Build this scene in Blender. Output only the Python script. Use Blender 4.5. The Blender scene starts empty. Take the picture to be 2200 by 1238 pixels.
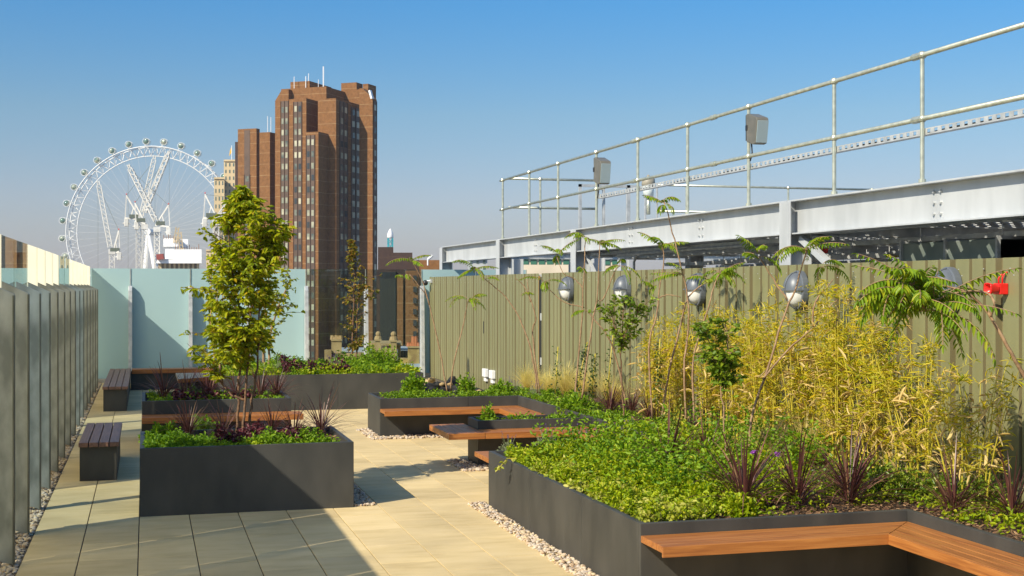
import bpy, math, random
import numpy as np
from mathutils import Vector, Matrix
from math import sin, cos, pi, radians, atan, atan2, hypot, sqrt
random.seed(7)
HAZE = 0.00014
RNG = np.random.default_rng(11)
S = bpy.context.scene
COL = S.collection
# ------------------------------------------------------------------ camera, world, sun, exposure
CAM_H = 2.4; FPX = 2830.0; TH = atan(787/FPX); CT, ST = cos(TH), sin(TH)
cam_d = bpy.data.cameras.new("camera"); cam = bpy.data.objects.new("camera", cam_d); COL.objects.link(cam)
cam.location = (0, 0, CAM_H); cam.rotation_euler = (radians(90), 0, -TH)
cam_d.sensor_width = 36; cam_d.lens = 36*FPX/2200; cam_d.shift_y = -0.00136
cam_d.clip_start = 0.1; cam_d.clip_end = 6000
S.camera = cam
SUN_AZ = radians(211); SUN_EL = radians(37.8)
w = bpy.data.worlds.new("World"); S.world = w; w.use_nodes = True
nt = w.node_tree; nt.nodes.clear()
sky = nt.nodes.new('ShaderNodeTexSky'); sky.sky_type = 'NISHITA'; sky.sun_disc = False
sky.sun_elevation = SUN_EL; sky.sun_rotation = radians(90)-SUN_AZ+2*pi
sky.air_density = 1.0; sky.dust_density = 0.5; sky.ozone_density = 2.5; sky.altitude = 50
hs = nt.nodes.new('ShaderNodeHueSaturation'); hs.inputs['Saturation'].default_value = 1.25
hs.inputs['Value'].default_value = 1.0
bg = nt.nodes.new('ShaderNodeBackground'); bg.inputs[1].default_value = 0.14
wo = nt.nodes.new('ShaderNodeOutputWorld')
# the air close to the horizon is greyer than the clear blue above
tc_ = nt.nodes.new('ShaderNodeTexCoord'); sx_ = nt.nodes.new('ShaderNodeSeparateXYZ'); nt.links.new(tc_.outputs['Generated'], sx_.inputs[0])
rp = nt.nodes.new('ShaderNodeValToRGB'); e = rp.color_ramp.elements; e[0].position = 0.0; e[0].color = (.455, .41, .525, 1); e[1].position = .42; e[1].color = (1.05, 1.0, 0.95, 1)  # upper sky, out of view, is kept brighter to fill the shade
for p_, c_ in ((.07, (.535, .485, .55)), (.128, (.53, .555, .57)), (.21, (.345, .605, .715))): k_ = e.new(p_); k_.color = (*c_, 1)
tn = nt.nodes.new('ShaderNodeMixRGB'); tn.blend_type = 'MULTIPLY'; tn.inputs[0].default_value = 1
nt.links.new(sx_.outputs[2], rp.inputs[0]); nt.links.new(rp.outputs[0], tn.inputs[2])
nt.links.new(sky.outputs[0], hs.inputs['Color']); nt.links.new(hs.outputs[0], tn.inputs[1]); nt.links.new(tn.outputs[0], bg.inputs[0]); nt.links.new(bg.outputs[0], wo.inputs[0])
sd = bpy.data.lights.new("sun", 'SUN'); sd.energy = 5.0; sd.angle = radians(0.5); sd.color = (1.0, 0.91, 0.74)
so = bpy.data.objects.new("sun", sd); COL.objects.link(so)
so.rotation_euler = Vector((cos(SUN_EL)*cos(SUN_AZ), cos(SUN_EL)*sin(SUN_AZ), sin(SUN_EL))).to_track_quat('Z', 'Y').to_euler()
S.view_settings.view_transform = 'Standard'; S.view_settings.look = 'None'
S.view_settings.exposure = 0.38; S.view_settings.gamma = 1
S.render.engine = 'CYCLES'
S.cycles.max_bounces = 8; S.cycles.transparent_max_bounces = 24; S.cycles.diffuse_bounces = 3

# ------------------------------------------------------------------ measuring helpers (pixel of the photograph -> place in the world)
def ray(u, v):
    r = (u-1100)/FPX; z = (616-v)/FPX
    return (r*CT+ST, -r*ST+CT, z)
def atz(u, v, z=0.0):
    a = ray(u, v); t = (z-CAM_H)/a[2]
    return Vector((a[0]*t, a[1]*t, z))
def atY(u, v, Y):
    a = ray(u, v); t = Y/a[1]; return Vector((a[0]*t, Y, CAM_H+a[2]*t))
def atX(u, v, X):
    a = ray(u, v); t = X/a[0]; return Vector((X, a[1]*t, CAM_H+a[2]*t))
def atd(u, v, d):
    a = ray(u, v); return Vector((a[0]*d, a[1]*d, CAM_H+a[2]*d))

# ------------------------------------------------------------------ materials
def new_mat(name):
    m = bpy.data.materials.new(name); m.use_nodes = True
    n = m.node_tree; b = n.nodes['Principled BSDF']; return m, n, b
def lk(n, a, b): n.links.new(a, b)
def noise_mat(name, c1, c2, scale=5, rough=0.6, metal=0.0, bump=0.0, bscale=None, stretch=(1, 1, 1), spec=0.5, detail=6, lo=0.35, hi=0.65):
    m, n, b = new_mat(name)
    tc = n.nodes.new('ShaderNodeTexCoord'); mp = n.nodes.new('ShaderNodeMapping'); mp.inputs['Scale'].default_value = stretch
    nz = n.nodes.new('ShaderNodeTexNoise'); nz.inputs['Scale'].default_value = scale; nz.inputs['Detail'].default_value = detail
    cr = n.nodes.new('ShaderNodeValToRGB'); cr.color_ramp.elements[0].position = lo; cr.color_ramp.elements[1].position = hi
    cr.color_ramp.elements[0].color = (*c1, 1); cr.color_ramp.elements[1].color = (*c2, 1)
    lk(n, tc.outputs['Object'], mp.inputs[0]); lk(n, mp.outputs[0], nz.inputs['Vector']); lk(n, nz.outputs['Fac'], cr.inputs[0]); lk(n, cr.outputs[0], b.inputs['Base Color'])
    b.inputs['Roughness'].default_value = rough; b.inputs['Metallic'].default_value = metal; b.inputs['Specular IOR Level'].default_value = spec
    if bump:
        n2 = n.nodes.new('ShaderNodeTexNoise'); n2.inputs['Scale'].default_value = bscale or scale*6; n2.inputs['Detail'].default_value = 5
        bp = n.nodes.new('ShaderNodeBump'); bp.inputs['Strength'].default_value = bump; bp.inputs['Distance'].default_value = 0.01
        lk(n, mp.outputs[0], n2.inputs['Vector']); lk(n, n2.outputs['Fac'], bp.inputs['Height']); lk(n, bp.outputs[0], b.inputs['Normal'])
    return m
def leaf_mat(name, cols, rough=0.5, trans=0.35, dead=None):
    # colour picked per leaf from a ramp of real leaf colours
    m, n, b = new_mat(name)
    g = n.nodes.new('ShaderNodeNewGeometry'); cr = n.nodes.new('ShaderNodeValToRGB')
    el = cr.color_ramp.elements; el[0].color = (*cols[0], 1); el[1].color = (*cols[-1], 1); el[1].position = 1
    for i, c in enumerate(cols[1:-1]):
        e = el.new((i+1)/(len(cols)-1)); e.color = (*c, 1)
    lk(n, g.outputs['Random Per Island'], cr.inputs[0]); lk(n, cr.outputs[0], b.inputs['Base Color'])
    b.inputs['Roughness'].default_value = rough; b.inputs['Specular IOR Level'].default_value = 0.35
    tr = n.nodes.new('ShaderNodeBsdfTranslucent'); mx = n.nodes.new('ShaderNodeMixShader'); mx.inputs[0].default_value = trans
    hv = n.nodes.new('ShaderNodeHueSaturation'); hv.inputs['Value'].default_value = 1.3; hv.inputs['Hue'].default_value = 0.485
    lk(n, cr.outputs[0], hv.inputs['Color']); lk(n, hv.outputs[0], tr.inputs[0])
    lk(n, b.outputs[0], mx.inputs[1]); lk(n, tr.outputs[0], mx.inputs[2]); lk(n, mx.outputs[0], n.nodes['Material Output'].inputs[0])
    return m
def plain(name, c, rough=0.5, metal=0.0, spec=0.5):
    m, n, b = new_mat(name); b.inputs['Base Color'].default_value = (*c, 1)
    b.inputs['Roughness'].default_value = rough; b.inputs['Metallic'].default_value = metal; b.inputs['Specular IOR Level'].default_value = spec
    return m
M = {}
M['planter'] = noise_mat('planter paint', (0.036, 0.036, 0.033), (0.060, 0.058, 0.051), 3.0, 0.55, bump=0.06, bscale=60, spec=0.4, stretch=(1, 1, .45), detail=9)
M['galv'] = noise_mat('galvanised steel', (0.42, 0.44, 0.44), (0.60, 0.61, 0.60), 7, 0.45, 0.35, bump=0.05, detail=8)
M['galvbeam'] = noise_mat('galvanised beam', (0.43, 0.45, 0.46), (0.52, 0.54, 0.55), 2.2, 0.5, 0.12, stretch=(1, 1.6, .5), detail=8)
M['finshade'] = noise_mat('shade-toned fin edge', (0.07, 0.07, 0.055), (0.14, 0.14, 0.11), 3, 0.5, 0.3)  # flange steel darkened in colour to paint in its shaded side
M['galvfin'] = noise_mat('weathered galvanised fin', (0.17, 0.18, 0.16), (0.42, 0.43, 0.39), 3.8, 0.5, 0.25, stretch=(1, 1, .45), detail=9)
M['rail'] = noise_mat('galvanised tube', (0.44, 0.46, 0.37), (0.60, 0.61, 0.49), 12, 0.35, 0.6)
M['concrete'] = noise_mat('concrete', (0.34, 0.32, 0.27), (0.46, 0.44, 0.38), 3, 0.85, bump=0.1)
M['white'] = noise_mat('white plastic', (0.75, 0.76, 0.76), (0.82, 0.82, 0.82), 3, 0.35)
M['lampgrey'] = noise_mat('lamp housing grey', (0.11, 0.125, 0.145), (0.14, 0.155, 0.175), 4, 0.42, 0.1)
M['opal'] = noise_mat('opal lamp glass', (0.72, 0.72, 0.68), (0.80, 0.80, 0.76), 4, 0.25)
M['red'] = noise_mat('red plastic', (0.70, 0.012, 0.01), (0.78, 0.02, 0.015), 4, 0.3)
M['black'] = plain('black plastic', (0.02, 0.02, 0.022), 0.4)
M['rubber'] = plain('dark gap', (0.012, 0.012, 0.012), 0.8)
M['trunk'] = noise_mat('bark', (0.10, 0.055, 0.03), (0.22, 0.12, 0.06), 30, 0.85, bump=0.4)
M['trunk2'] = noise_mat('smooth bark', (0.22, 0.13, 0.07), (0.36, 0.23, 0.12), 25, 0.75, bump=0.3)
M['soil'] = noise_mat('soil', (0.030, 0.018, 0.010), (0.10, 0.055, 0.03), 22, 0.95, bump=0.8, bscale=60)
M['groove'] = noise_mat('olive cladding groove', (0.15, 0.125, 0.060), (0.185, 0.16, 0.08), 1.2, 0.5, 0.0, stretch=(1, 3, .3))  # browner groove faces, the colour also paints in deeper shade
M['olive'] = noise_mat('olive cladding', (0.185, 0.182, 0.085), (0.22, 0.215, 0.105), 1.2, 0.42, 0.0, stretch=(1, 3, .3), spec=0.45)

def wood_mat(name, c1, c2, c3, axis):
    m, n, b = new_mat(name)
    tc = n.nodes.new('ShaderNodeTexCoord'); mp = n.nodes.new('ShaderNodeMapping')
    mp.inputs['Scale'].default_value = (1.2, 26, 26) if axis == 'x' else (26, 1.2, 26)
    nz = n.nodes.new('ShaderNodeTexNoise'); nz.inputs['Scale'].default_value = 1.6; nz.inputs['Detail'].default_value = 8; nz.inputs['Distortion'].default_value = 0.6
    cr = n.nodes.new('ShaderNodeValToRGB'); e = cr.color_ramp.elements; e[0].position = .3; e[1].position = .72
    e[0].color = (*c1, 1); e[1].color = (*c3, 1); k = e.new(.5); k.color = (*c2, 1)
    g = n.nodes.new('ShaderNodeNewGeometry'); hv = n.nodes.new('ShaderNodeHueSaturation')
    mr = n.nodes.new('ShaderNodeMapRange'); mr.inputs[3].default_value = 0.78; mr.inputs[4].default_value = 1.2
    lk(n, g.outputs['Random Per Island'], mr.inputs[0]); lk(n, mr.outputs[0], hv.inputs['Value'])
    lk(n, tc.outputs['Object'], mp.inputs[0]); lk(n, mp.outputs[0], nz.inputs['Vector']); lk(n, nz.outputs['Fac'], cr.inputs[0])
    lk(n, cr.outputs[0], hv.inputs['Color']); lk(n, hv.outputs[0], b.inputs['Base Color'])
    b.inputs['Roughness'].default_value = 0.48
    bp = n.nodes.new('ShaderNodeBump'); bp.inputs['Strength'].default_value = 0.15; bp.inputs['Distance'].default_value = 0.005
    lk(n, nz.outputs['Fac'], bp.inputs['Height']); lk(n, bp.outputs[0], b.inputs['Normal'])
    return m
WC = ((0.24, 0.078, 0.018), (0.37, 0.135, 0.030), (0.49, 0.20, 0.050))
M['wood_x'] = wood_mat('hardwood along x', *WC, 'x'); M['wood_y'] = wood_mat('hardwood along y', *WC, 'y')
WD = ((0.15, 0.075, 0.05), (0.22, 0.115, 0.08), (0.28, 0.15, 0.10))
M['woodd_y'] = wood_mat('weathered hardwood', *WD, 'y')
M['woodg_x'] = wood_mat('greyed hardwood', (0.24, 0.18, 0.13), (0.32, 0.25, 0.18), (0.40, 0.31, 0.22), 'x')

def slab_mat():
    m, n, b = new_mat('sandstone slabs')
    tc = n.nodes.new('ShaderNodeTexCoord'); mp = n.nodes.new('ShaderNodeMapping'); mp.inputs['Scale'].default_value = (1.1, 4.2, 1)
    nz = n.nodes.new('ShaderNodeTexNoise'); nz.inputs['Scale'].default_value = 1.6; nz.inputs['Detail'].default_value = 9; nz.inputs['Roughness'].default_value = .62
    nz.noise_dimensions = '4D'
    g = n.nodes.new('ShaderNodeNewGeometry'); ml = n.nodes.new('ShaderNodeMath'); ml.operation = 'MULTIPLY'; ml.inputs[1].default_value = 40
    lk(n, g.outputs['Random Per Island'], ml.inputs[0]); lk(n, ml.outputs[0], nz.inputs['W'])
    cr = n.nodes.new('ShaderNodeValToRGB'); e = cr.color_ramp.elements; e[0].position = .3; e[1].position = .7
    e[0].color = (0.55, 0.415, 0.20, 1); e[1].color = (0.68, 0.53, 0.29, 1); k = e.new(.48); k.color = (0.635, 0.49, 0.25, 1)
    n2 = n.nodes.new('ShaderNodeTexNoise'); n2.inputs['Scale'].default_value = 160; n2.inputs['Detail'].default_value = 3
    n5 = n.nodes.new('ShaderNodeTexNoise'); n5.inputs['Scale'].default_value = 1.1; n5.inputs['Detail'].default_value = 7; m5 = n.nodes.new('ShaderNodeMapRange'); m5.inputs[1].default_value = .35; m5.inputs[2].default_value = .6; m5.inputs[3].default_value = .86; m5.inputs[4].default_value = 1.02; lk(n, tc.outputs['Object'], n5.inputs['Vector']); lk(n, n5.outputs['Fac'], m5.inputs[0])
    hv = n.nodes.new('ShaderNodeHueSaturation'); mr = n.nodes.new('ShaderNodeMapRange'); mr.inputs[3].default_value = .88; mr.inputs[4].default_value = 1.06
    lk(n, g.outputs['Random Per Island'], mr.inputs[0])
    mx = n.nodes.new('ShaderNodeMath'); mx.operation = 'MULTIPLY'; mr2 = n.nodes.new('ShaderNodeMapRange'); mr2.inputs[3].default_value = .85; mr2.inputs[4].default_value = 1.15
    lk(n, n2.outputs['Fac'], mr2.inputs[0]); lk(n, mr.outputs[0], mx.inputs[0]); lk(n, mr2.outputs[0], mx.inputs[1]); mz = n.nodes.new('ShaderNodeMath'); mz.operation = 'MULTIPLY'; lk(n, mx.outputs[0], mz.inputs[0]); lk(n, m5.outputs[0], mz.inputs[1]); lk(n, mz.outputs[0], hv.inputs['Value'])
    lk(n, tc.outputs['Object'], mp.inputs[0]); lk(n, mp.outputs[0], nz.inputs['Vector']); lk(n, tc.outputs['Object'], n2.inputs['Vector'])
    lk(n, nz.outputs['Fac'], cr.inputs[0]); lk(n, cr.outputs[0], hv.inputs['Color']); lk(n, hv.outputs[0], b.inputs['Base Color'])
    b.inputs['Roughness'].default_value = 0.8; b.inputs['Specular IOR Level'].default_value = 0.3
    bp = n.nodes.new('ShaderNodeBump'); bp.inputs['Strength'].default_value = 0.25; bp.inputs['Distance'].default_value = 0.004
    lk(n, n2.outputs['Fac'], bp.inputs['Height']); lk(n, bp.outputs[0], b.inputs['Normal'])
    return m
M['slab'] = slab_mat()
M['pebble'] = leaf_mat('pebbles', [(0.30, 0.20, 0.12), (0.46, 0.34, 0.22), (0.58, 0.50, 0.40), (0.34, 0.29, 0.25), (0.62, 0.47, 0.26), (0.50, 0.42, 0.33)], 0.7, 0.0)

def frosted():
    m, n, b = new_mat('frosted glass')
    b.inputs['Base Color'].default_value = (0.40, 0.565, 0.57, 1); b.inputs['Roughness'].default_value = 0.75
    b.inputs['Coat Weight'].default_value = 0.35; b.inputs['Coat Roughness'].default_value = 0.03
    tr = n.nodes.new('ShaderNodeBsdfTranslucent'); tr.inputs[0].default_value = (0.5, 0.72, 0.70, 1)
    mx = n.nodes.new('ShaderNodeMixShader'); mx.inputs[0].default_value = 0.22
    lk(n, b.outputs[0], mx.inputs[1]); lk(n, tr.outputs[0], mx.inputs[2]); lk(n, mx.outputs[0], n.nodes['Material Output'].inputs[0]); return m
M['frost'] = frosted()
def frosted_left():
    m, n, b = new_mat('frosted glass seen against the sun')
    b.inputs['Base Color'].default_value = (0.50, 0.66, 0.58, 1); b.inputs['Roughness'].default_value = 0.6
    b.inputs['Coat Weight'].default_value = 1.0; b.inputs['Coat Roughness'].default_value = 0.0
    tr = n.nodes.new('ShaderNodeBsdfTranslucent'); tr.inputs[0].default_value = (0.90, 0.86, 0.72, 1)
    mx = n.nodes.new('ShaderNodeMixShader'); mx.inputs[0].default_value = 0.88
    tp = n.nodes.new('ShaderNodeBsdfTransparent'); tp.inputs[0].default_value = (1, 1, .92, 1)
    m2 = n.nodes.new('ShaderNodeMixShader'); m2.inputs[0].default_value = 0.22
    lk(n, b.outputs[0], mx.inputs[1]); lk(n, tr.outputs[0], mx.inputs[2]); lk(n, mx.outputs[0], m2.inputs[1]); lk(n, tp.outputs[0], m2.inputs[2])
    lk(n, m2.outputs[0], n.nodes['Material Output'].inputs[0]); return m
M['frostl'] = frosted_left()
def clearglass(name, tint, base=0.04):
    m, n, b = new_mat(name); n.nodes.remove(b)
    t = n.nodes.new('ShaderNodeBsdfTransparent'); t.inputs[0].default_value = (*tint, 1)
    g = n.nodes.new('ShaderNodeBsdfGlossy'); g.inputs['Roughness'].default_value = 0.0; g.inputs[0].default_value = (0.9, 1, .97, 1)
    f = n.nodes.new('ShaderNodeLayerWeight'); f.inputs[0].default_value = 0.5
    pw = n.nodes.new('ShaderNodeMath'); pw.operation = 'POWER'; pw.inputs[1].default_value = 5; lk(n, f.outputs['Facing'], pw.inputs[0])
    ma = n.nodes.new('ShaderNodeMath'); ma.operation = 'MULTIPLY_ADD'; ma.inputs[1].default_value = .90; ma.inputs[2].default_value = .035; lk(n, pw.outputs[0], ma.inputs[0])
    mx = n.nodes.new('ShaderNodeMixShader'); lk(n, ma.outputs[0], mx.inputs[0]); lk(n, t.outputs[0], mx.inputs[1]); lk(n, g.outputs[0], mx.inputs[2])
    lk(n, mx.outputs[0], n.nodes['Material Output'].inputs[0]); return m
M['clear'] = clearglass('clear glass', (0.78, 0.83, 0.82))

# ------------------------------------------------------------------ mesh builder and scene tree helpers
class MB:
    def __init__(s): s.v = []; s.f = []
    def add(s, vs, fs):
        o = len(s.v); s.v += [tuple(p) for p in vs]; s.f += [tuple(i+o for i in f) for f in fs]; return s
    def box(s, x0, x1, y0, y1, z0, z1):
        return s.add([(x0, y0, z0), (x1, y0, z0), (x1, y1, z0), (x0, y1, z0), (x0, y0, z1), (x1, y0, z1), (x1, y1, z1), (x0, y1, z1)],
                     [(3, 2, 1, 0), (4, 5, 6, 7), (0, 1, 5, 4), (1, 2, 6, 5), (2, 3, 7, 6), (3, 0, 4, 7)])
    def prism(s, poly, z0, z1):
        n = len(poly); v = [(p[0], p[1], z0) for p in poly]+[(p[0], p[1], z1) for p in poly]
        return s.add(v, [tuple(range(n-1, -1, -1)), tuple(range(n, 2*n))]+[(i, (i+1) % n, n+(i+1) % n, n+i) for i in range(n)])
    def extrude(s, pts, d):   # planar polygon of 3D points swept by vector d
        n = len(pts); d = Vector(d); v = [Vector(p) for p in pts]; v2 = [p+d for p in v]
        return s.add(v+v2, [tuple(range(n-1, -1, -1)), tuple(range(n, 2*n))]+[(i, (i+1) % n, n+(i+1) % n, n+i) for i in range(n)])
    def beam(s, a, b, wx, wy, up=(0, 0, 1)):  # rectangular bar a->b
        a = Vector(a); b = Vector(b); d = (b-a).normalized(); up = Vector(up)
        if abs(d.dot(up)) > .99: up = Vector((1, 0, 0))
        x = d.cross(up).normalized()*wx/2; y = x.cross(d).normalized()*wy/2
        v = [a-x-y, a+x-y, a+x+y, a-x+y, b-x-y, b+x-y, b+x+y, b-x+y]
        return s.add(v, [(3, 2, 1, 0), (4, 5, 6, 7), (0, 1, 5, 4), (1, 2, 6, 5), (2, 3, 7, 6), (3, 0, 4, 7)])
    def tube(s, pts, r, n=8, caps=True):
        pts = [Vector(p) for p in pts]; rs = r if isinstance(r, (list, tuple)) else [r]*len(pts)
        vs = []; fs = []; ref = None
        for i, p in enumerate(pts):
            d = (pts[min(i+1, len(pts)-1)]-pts[max(i-1, 0)]).normalized()
            if ref is None: ref = Vector((0, 0, 1)) if abs(d.z) < .9 else Vector((1, 0, 0))
            x = d.cross(ref).normalized(); y = x.cross(d).normalized(); ref = -y if False else ref
            for k in range(n):
                a = 2*pi*k/n; vs.append(p+(x*cos(a)+y*sin(a))*rs[i])
        for i in range(len(pts)-1):
            for k in range(n): fs.append((i*n+k, i*n+(k+1) % n, (i+1)*n+(k+1) % n, (i+1)*n+k))
        if caps: fs.append(tuple(range(n-1, -1, -1))); fs.append(tuple((len(pts)-1)*n+k for k in range(n)))
        return s.add(vs, fs)
    def ball(s, c, rx, ry=None, rz=None, n=10, m=6, half=None):
        ry = ry or rx; rz = rz or rx; vs = []; fs = []
        for i in range(m+1):
            t = pi*i/m
            for k in range(n):
                a = 2*pi*k/n; vs.append((c[0]+rx*sin(t)*cos(a), c[1]+ry*sin(t)*sin(a), c[2]+rz*cos(t)))
        for i in range(m):
            for k in range(n): fs.append((i*n+k, (i+1)*n+k, (i+1)*n+(k+1) % n, i*n+(k+1) % n))
        return s.add(vs, fs)
    def build(s, name, mat, parent=None, smooth=False, bevel=0):
        off = Vector(parent['_org']) if parent is not None and '_org' in parent else Vector((0, 0, 0))
        me = bpy.data.meshes.new(name); me.from_pydata([(p[0]-off.x, p[1]-off.y, p[2]-off.z) for p in s.v], [], s.f)
        me.materials.append(mat)
        if smooth: me.shade_smooth()
        o = bpy.data.objects.new(name, me); COL.objects.link(o)
        if parent is not None: o.parent = parent; o['_org'] = tuple(off)
        if bevel:
            b = o.modifiers.new('bevel', 'BEVEL'); b.width = bevel; b.segments = 2; b.limit_method = 'ANGLE'; b.angle_limit = radians(40)
        return o
def npmesh(name, V, F, mat, parent=None, smooth=False):
    off = np.array(parent['_org']) if parent is not None and '_org' in parent else np.zeros(3)
    V = np.asarray(V, dtype=np.float32)-off.astype(np.float32); F = np.asarray(F, dtype=np.int32); k = F.shape[1]
    me = bpy.data.meshes.new(name); me.vertices.add(len(V)); me.vertices.foreach_set('co', V.ravel())
    me.loops.add(F.size); me.loops.foreach_set('vertex_index', F.ravel())
    me.polygons.add(len(F)); me.polygons.foreach_set('loop_start', np.arange(0, F.size, k, dtype=np.int32))
    try: me.polygons.foreach_set('loop_total', np.full(len(F), k, dtype=np.int32))
    except Exception: pass
    me.update(calc_edges=True); me.materials.append(mat)
    if smooth: me.shade_smooth()
    o = bpy.data.objects.new(name, me); COL.objects.link(o)
    if parent is not None: o.parent = parent; o['_org'] = tuple(float(a) for a in off)
    return o
def tag(o, label=None, cat=None, group=None, kind=None):
    if label: o['label'] = label
    if cat: o['category'] = cat
    if group: o['group'] = group
    if kind: o['kind'] = kind
    return o
def thing(name, label, cat, loc=(0, 0, 0), group=None, rz=0):
    o = bpy.data.objects.new(name, None); COL.objects.link(o); o.location = loc; o.empty_display_size = .1
    o['_org'] = tuple(loc); return tag(o, label, cat, group)
def dup(root, loc, rz=None, label=None, sc=None):
    r = root.copy(); COL.objects.link(r); r.location = loc
    if rz is not None: r.rotation_euler = (0, 0, rz)
    if sc: r.scale = sc if isinstance(sc, tuple) else (sc,)*3
    if label: r['label'] = label
    for ch in list(root.children):
        c = ch.copy(); COL.objects.link(c); c.parent = r
        for g in ch.children:
            d = g.copy(); COL.objects.link(d); d.parent = c
    return r

# ================================================================== SETTING: ground, terrace, paving
GZ = -36.0
g = MB().add([(-2500, -400, GZ), (2500, -400, GZ), (2500, 4500, GZ), (-2500, 4500, GZ)], [(0, 1, 2, 3)])
tag(g.build('ground', noise_mat('city ground', (0.12, 0.12, 0.11), (0.22, 0.21, 0.19), .02, .9)), kind='structure')
tag(MB().box(-1.75, 17.5, -6, 34.9, GZ, -0.03).build('roof_terrace_base', M['concrete']), kind='structure')
m = MB()
W = 0.505; L = 0.817
for i in range(-2, 15):
    x0 = -.064+W*i; x1 = x0+W
    if i < -2 or x0 > 7: continue
    off = 0 if i in (-2, -1) else (0.41 if i % 2 else 0.0)
    j = 0; y = 7.2-off
    while y < 34.3:
        xa = max(x0, -1.045); y1 = y+L
        if xa < x1-.05:
            gx = .005; gy = .0025
            m.box(xa+gx, x1-gx, y+gy, y1-gy, -.025, RNG.uniform(-.0008, .0008))
        y = y1
tag(m.build('paving', M['slab'], bevel=.002), kind='structure')
tag(MB().box(-1.2, 7.4, -6, 34.4, -.029, -.012).build('paving_bed', plain('joint sand', (.10, .08, .055), .9)), kind='structure')

# pebbles ------------------------------------------------------------
def ico(sub):
    import bmesh
    bm = bmesh.new(); bmesh.ops.create_icosphere(bm, subdivisions=sub, radius=1)
    bm.verts.ensure_lookup_table(); V = np.array([v.co[:] for v in bm.verts]); F = np.array([[v.index for v in f.verts] for f in bm.faces]); bm.free(); return V, F
IV, IF = ico(2); IV1, IF1 = ico(1)
def rotm(n):
    q = RNG.normal(size=(n, 4)); q /= np.linalg.norm(q, axis=1)[:, None]; a, b, c, d = q.T
    return np.stack([np.stack([1-2*(c*c+d*d), 2*(b*c-a*d), 2*(b*d+a*c)], 1), np.stack([2*(b*c+a*d), 1-2*(b*b+d*d), 2*(c*d-a*b)], 1), np.stack([2*(b*d-a*c), 2*(c*d+a*b), 1-2*(b*b+c*c)], 1)], 1)
def stones(centres, size, V0, F0):
    n = len(centres); s = RNG.uniform(.55, 1.15, (n, 1, 3))*np.array([1, .8, .55])*size*RNG.uniform(.6, 1.25, (n, 1, 1))
    V = V0[None]*s; V = V*(1+.08*np.sin(V0[None]*5+RNG.uniform(0, 6, (n, 1, 3))))
    az = RNG.uniform(0, 2*pi, n); tl = RNG.normal(0, .35, n); c, s_ = np.cos(az), np.sin(az)
    ct, st = np.cos(tl), np.sin(tl)
    y = V[:, :, 1]*ct[:, None]-V[:, :, 2]*st[:, None]; z = V[:, :, 1]*st[:, None]+V[:, :, 2]*ct[:, None]; x = V[:, :, 0]
    V = np.stack([x*c[:, None]-y*s_[:, None], x*s_[:, None]+y*c[:, None], z], 2)+centres[:, None, :]
    F = (F0[None]+(np.arange(n)*len(V0))[:, None, None]).reshape(-1, 3)
    return V.reshape(-1, 3), F
def pebble_strip(rects, dens, size, zb=0.0):
    cs = []
    for (x0, x1, y0, y1) in rects:
        n = int((x1-x0)*(y1-y0)*dens)
        cs.append(np.stack([RNG.uniform(x0, x1, n), RNG.uniform(y0, y1, n), RNG.uniform(zb-.005, zb+.022, n)], 1))
    V, F = stones(np.concatenate(cs), size, IV, IF)
    return npmesh('pebbles', V, F, M['pebble'], smooth=True)
tag(pebble_strip([(-1.33, -1.06, 9, 21)], 1100, .026, -.015), kind='stuff')
tag(pebble_strip([(-1.33, -1.06, 21, 34.3)], 500, .03, -.015), kind='stuff')
tag(pebble_strip([(2.19, 2.42, 14.3, 15.95)], 1500, .024), kind='stuff')
tag(pebble_strip([(3.42, 3.62, 8.2, 14.15)], 1500, .024), kind='stuff')
tag(pebble_strip([(3.40, 3.60, 20.55, 22.0), (3.40, 5.8, 20.45, 20.8)], 900, .028), kind='stuff')
tag(pebble_strip([(3.98, 5.8, 16.62, 17.05), (3.98, 4.27, 16.62, 17.75)], 900, .028), kind='stuff')
tag(MB().box(-1.62, -1.33, -6, 34.4, -.03, .085).build('kerb', M['concrete'], bevel=.01), kind='structure')

# ================================================================== LEFT GLASS SCREEN
FIN_Y = [12.05+1.47*k for k in range(-6, 15)]
XG = -1.35; ZG = 2.9
CLEAR_L = {1, 2, 7, 8}
fence = thing('glass_fence', 'long glass screen of tall panels along the left edge behind the steel fins', 'glass fence', (XG, 12, 0))
for k in range(-6, 15):
    y0 = 12.05+1.47*k+.012; y1 = y0+1.47-.024
    if k == 14: y1 = 34.46
    tilt = RNG.uniform(-.006, .006)
    p = [(XG-.008+tilt, y0, .1), (XG-.008-tilt, y1, .1), (XG-.008-tilt, y1, ZG), (XG-.008+tilt, y0, ZG)]
    m = MB(); m.extrude(p, (.016, 0, 0))
    clear = k in CLEAR_L
    o = m.build('glass_panel', M['clear'] if clear else M['frostl'], fence)
    o['label'] = 'clear glass panel' if clear else 'frosted pale green glass panel'
FING = 'steel fins along the left glass screen'
FN = ['nearest the camera', 'second', 'third', 'fourth', 'fifth', 'sixth', 'seventh', 'eighth', 'ninth', 'tenth', 'eleventh', 'twelfth', 'thirteenth', 'fourteenth', 'fifteenth and farthest']
fin0 = None
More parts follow.
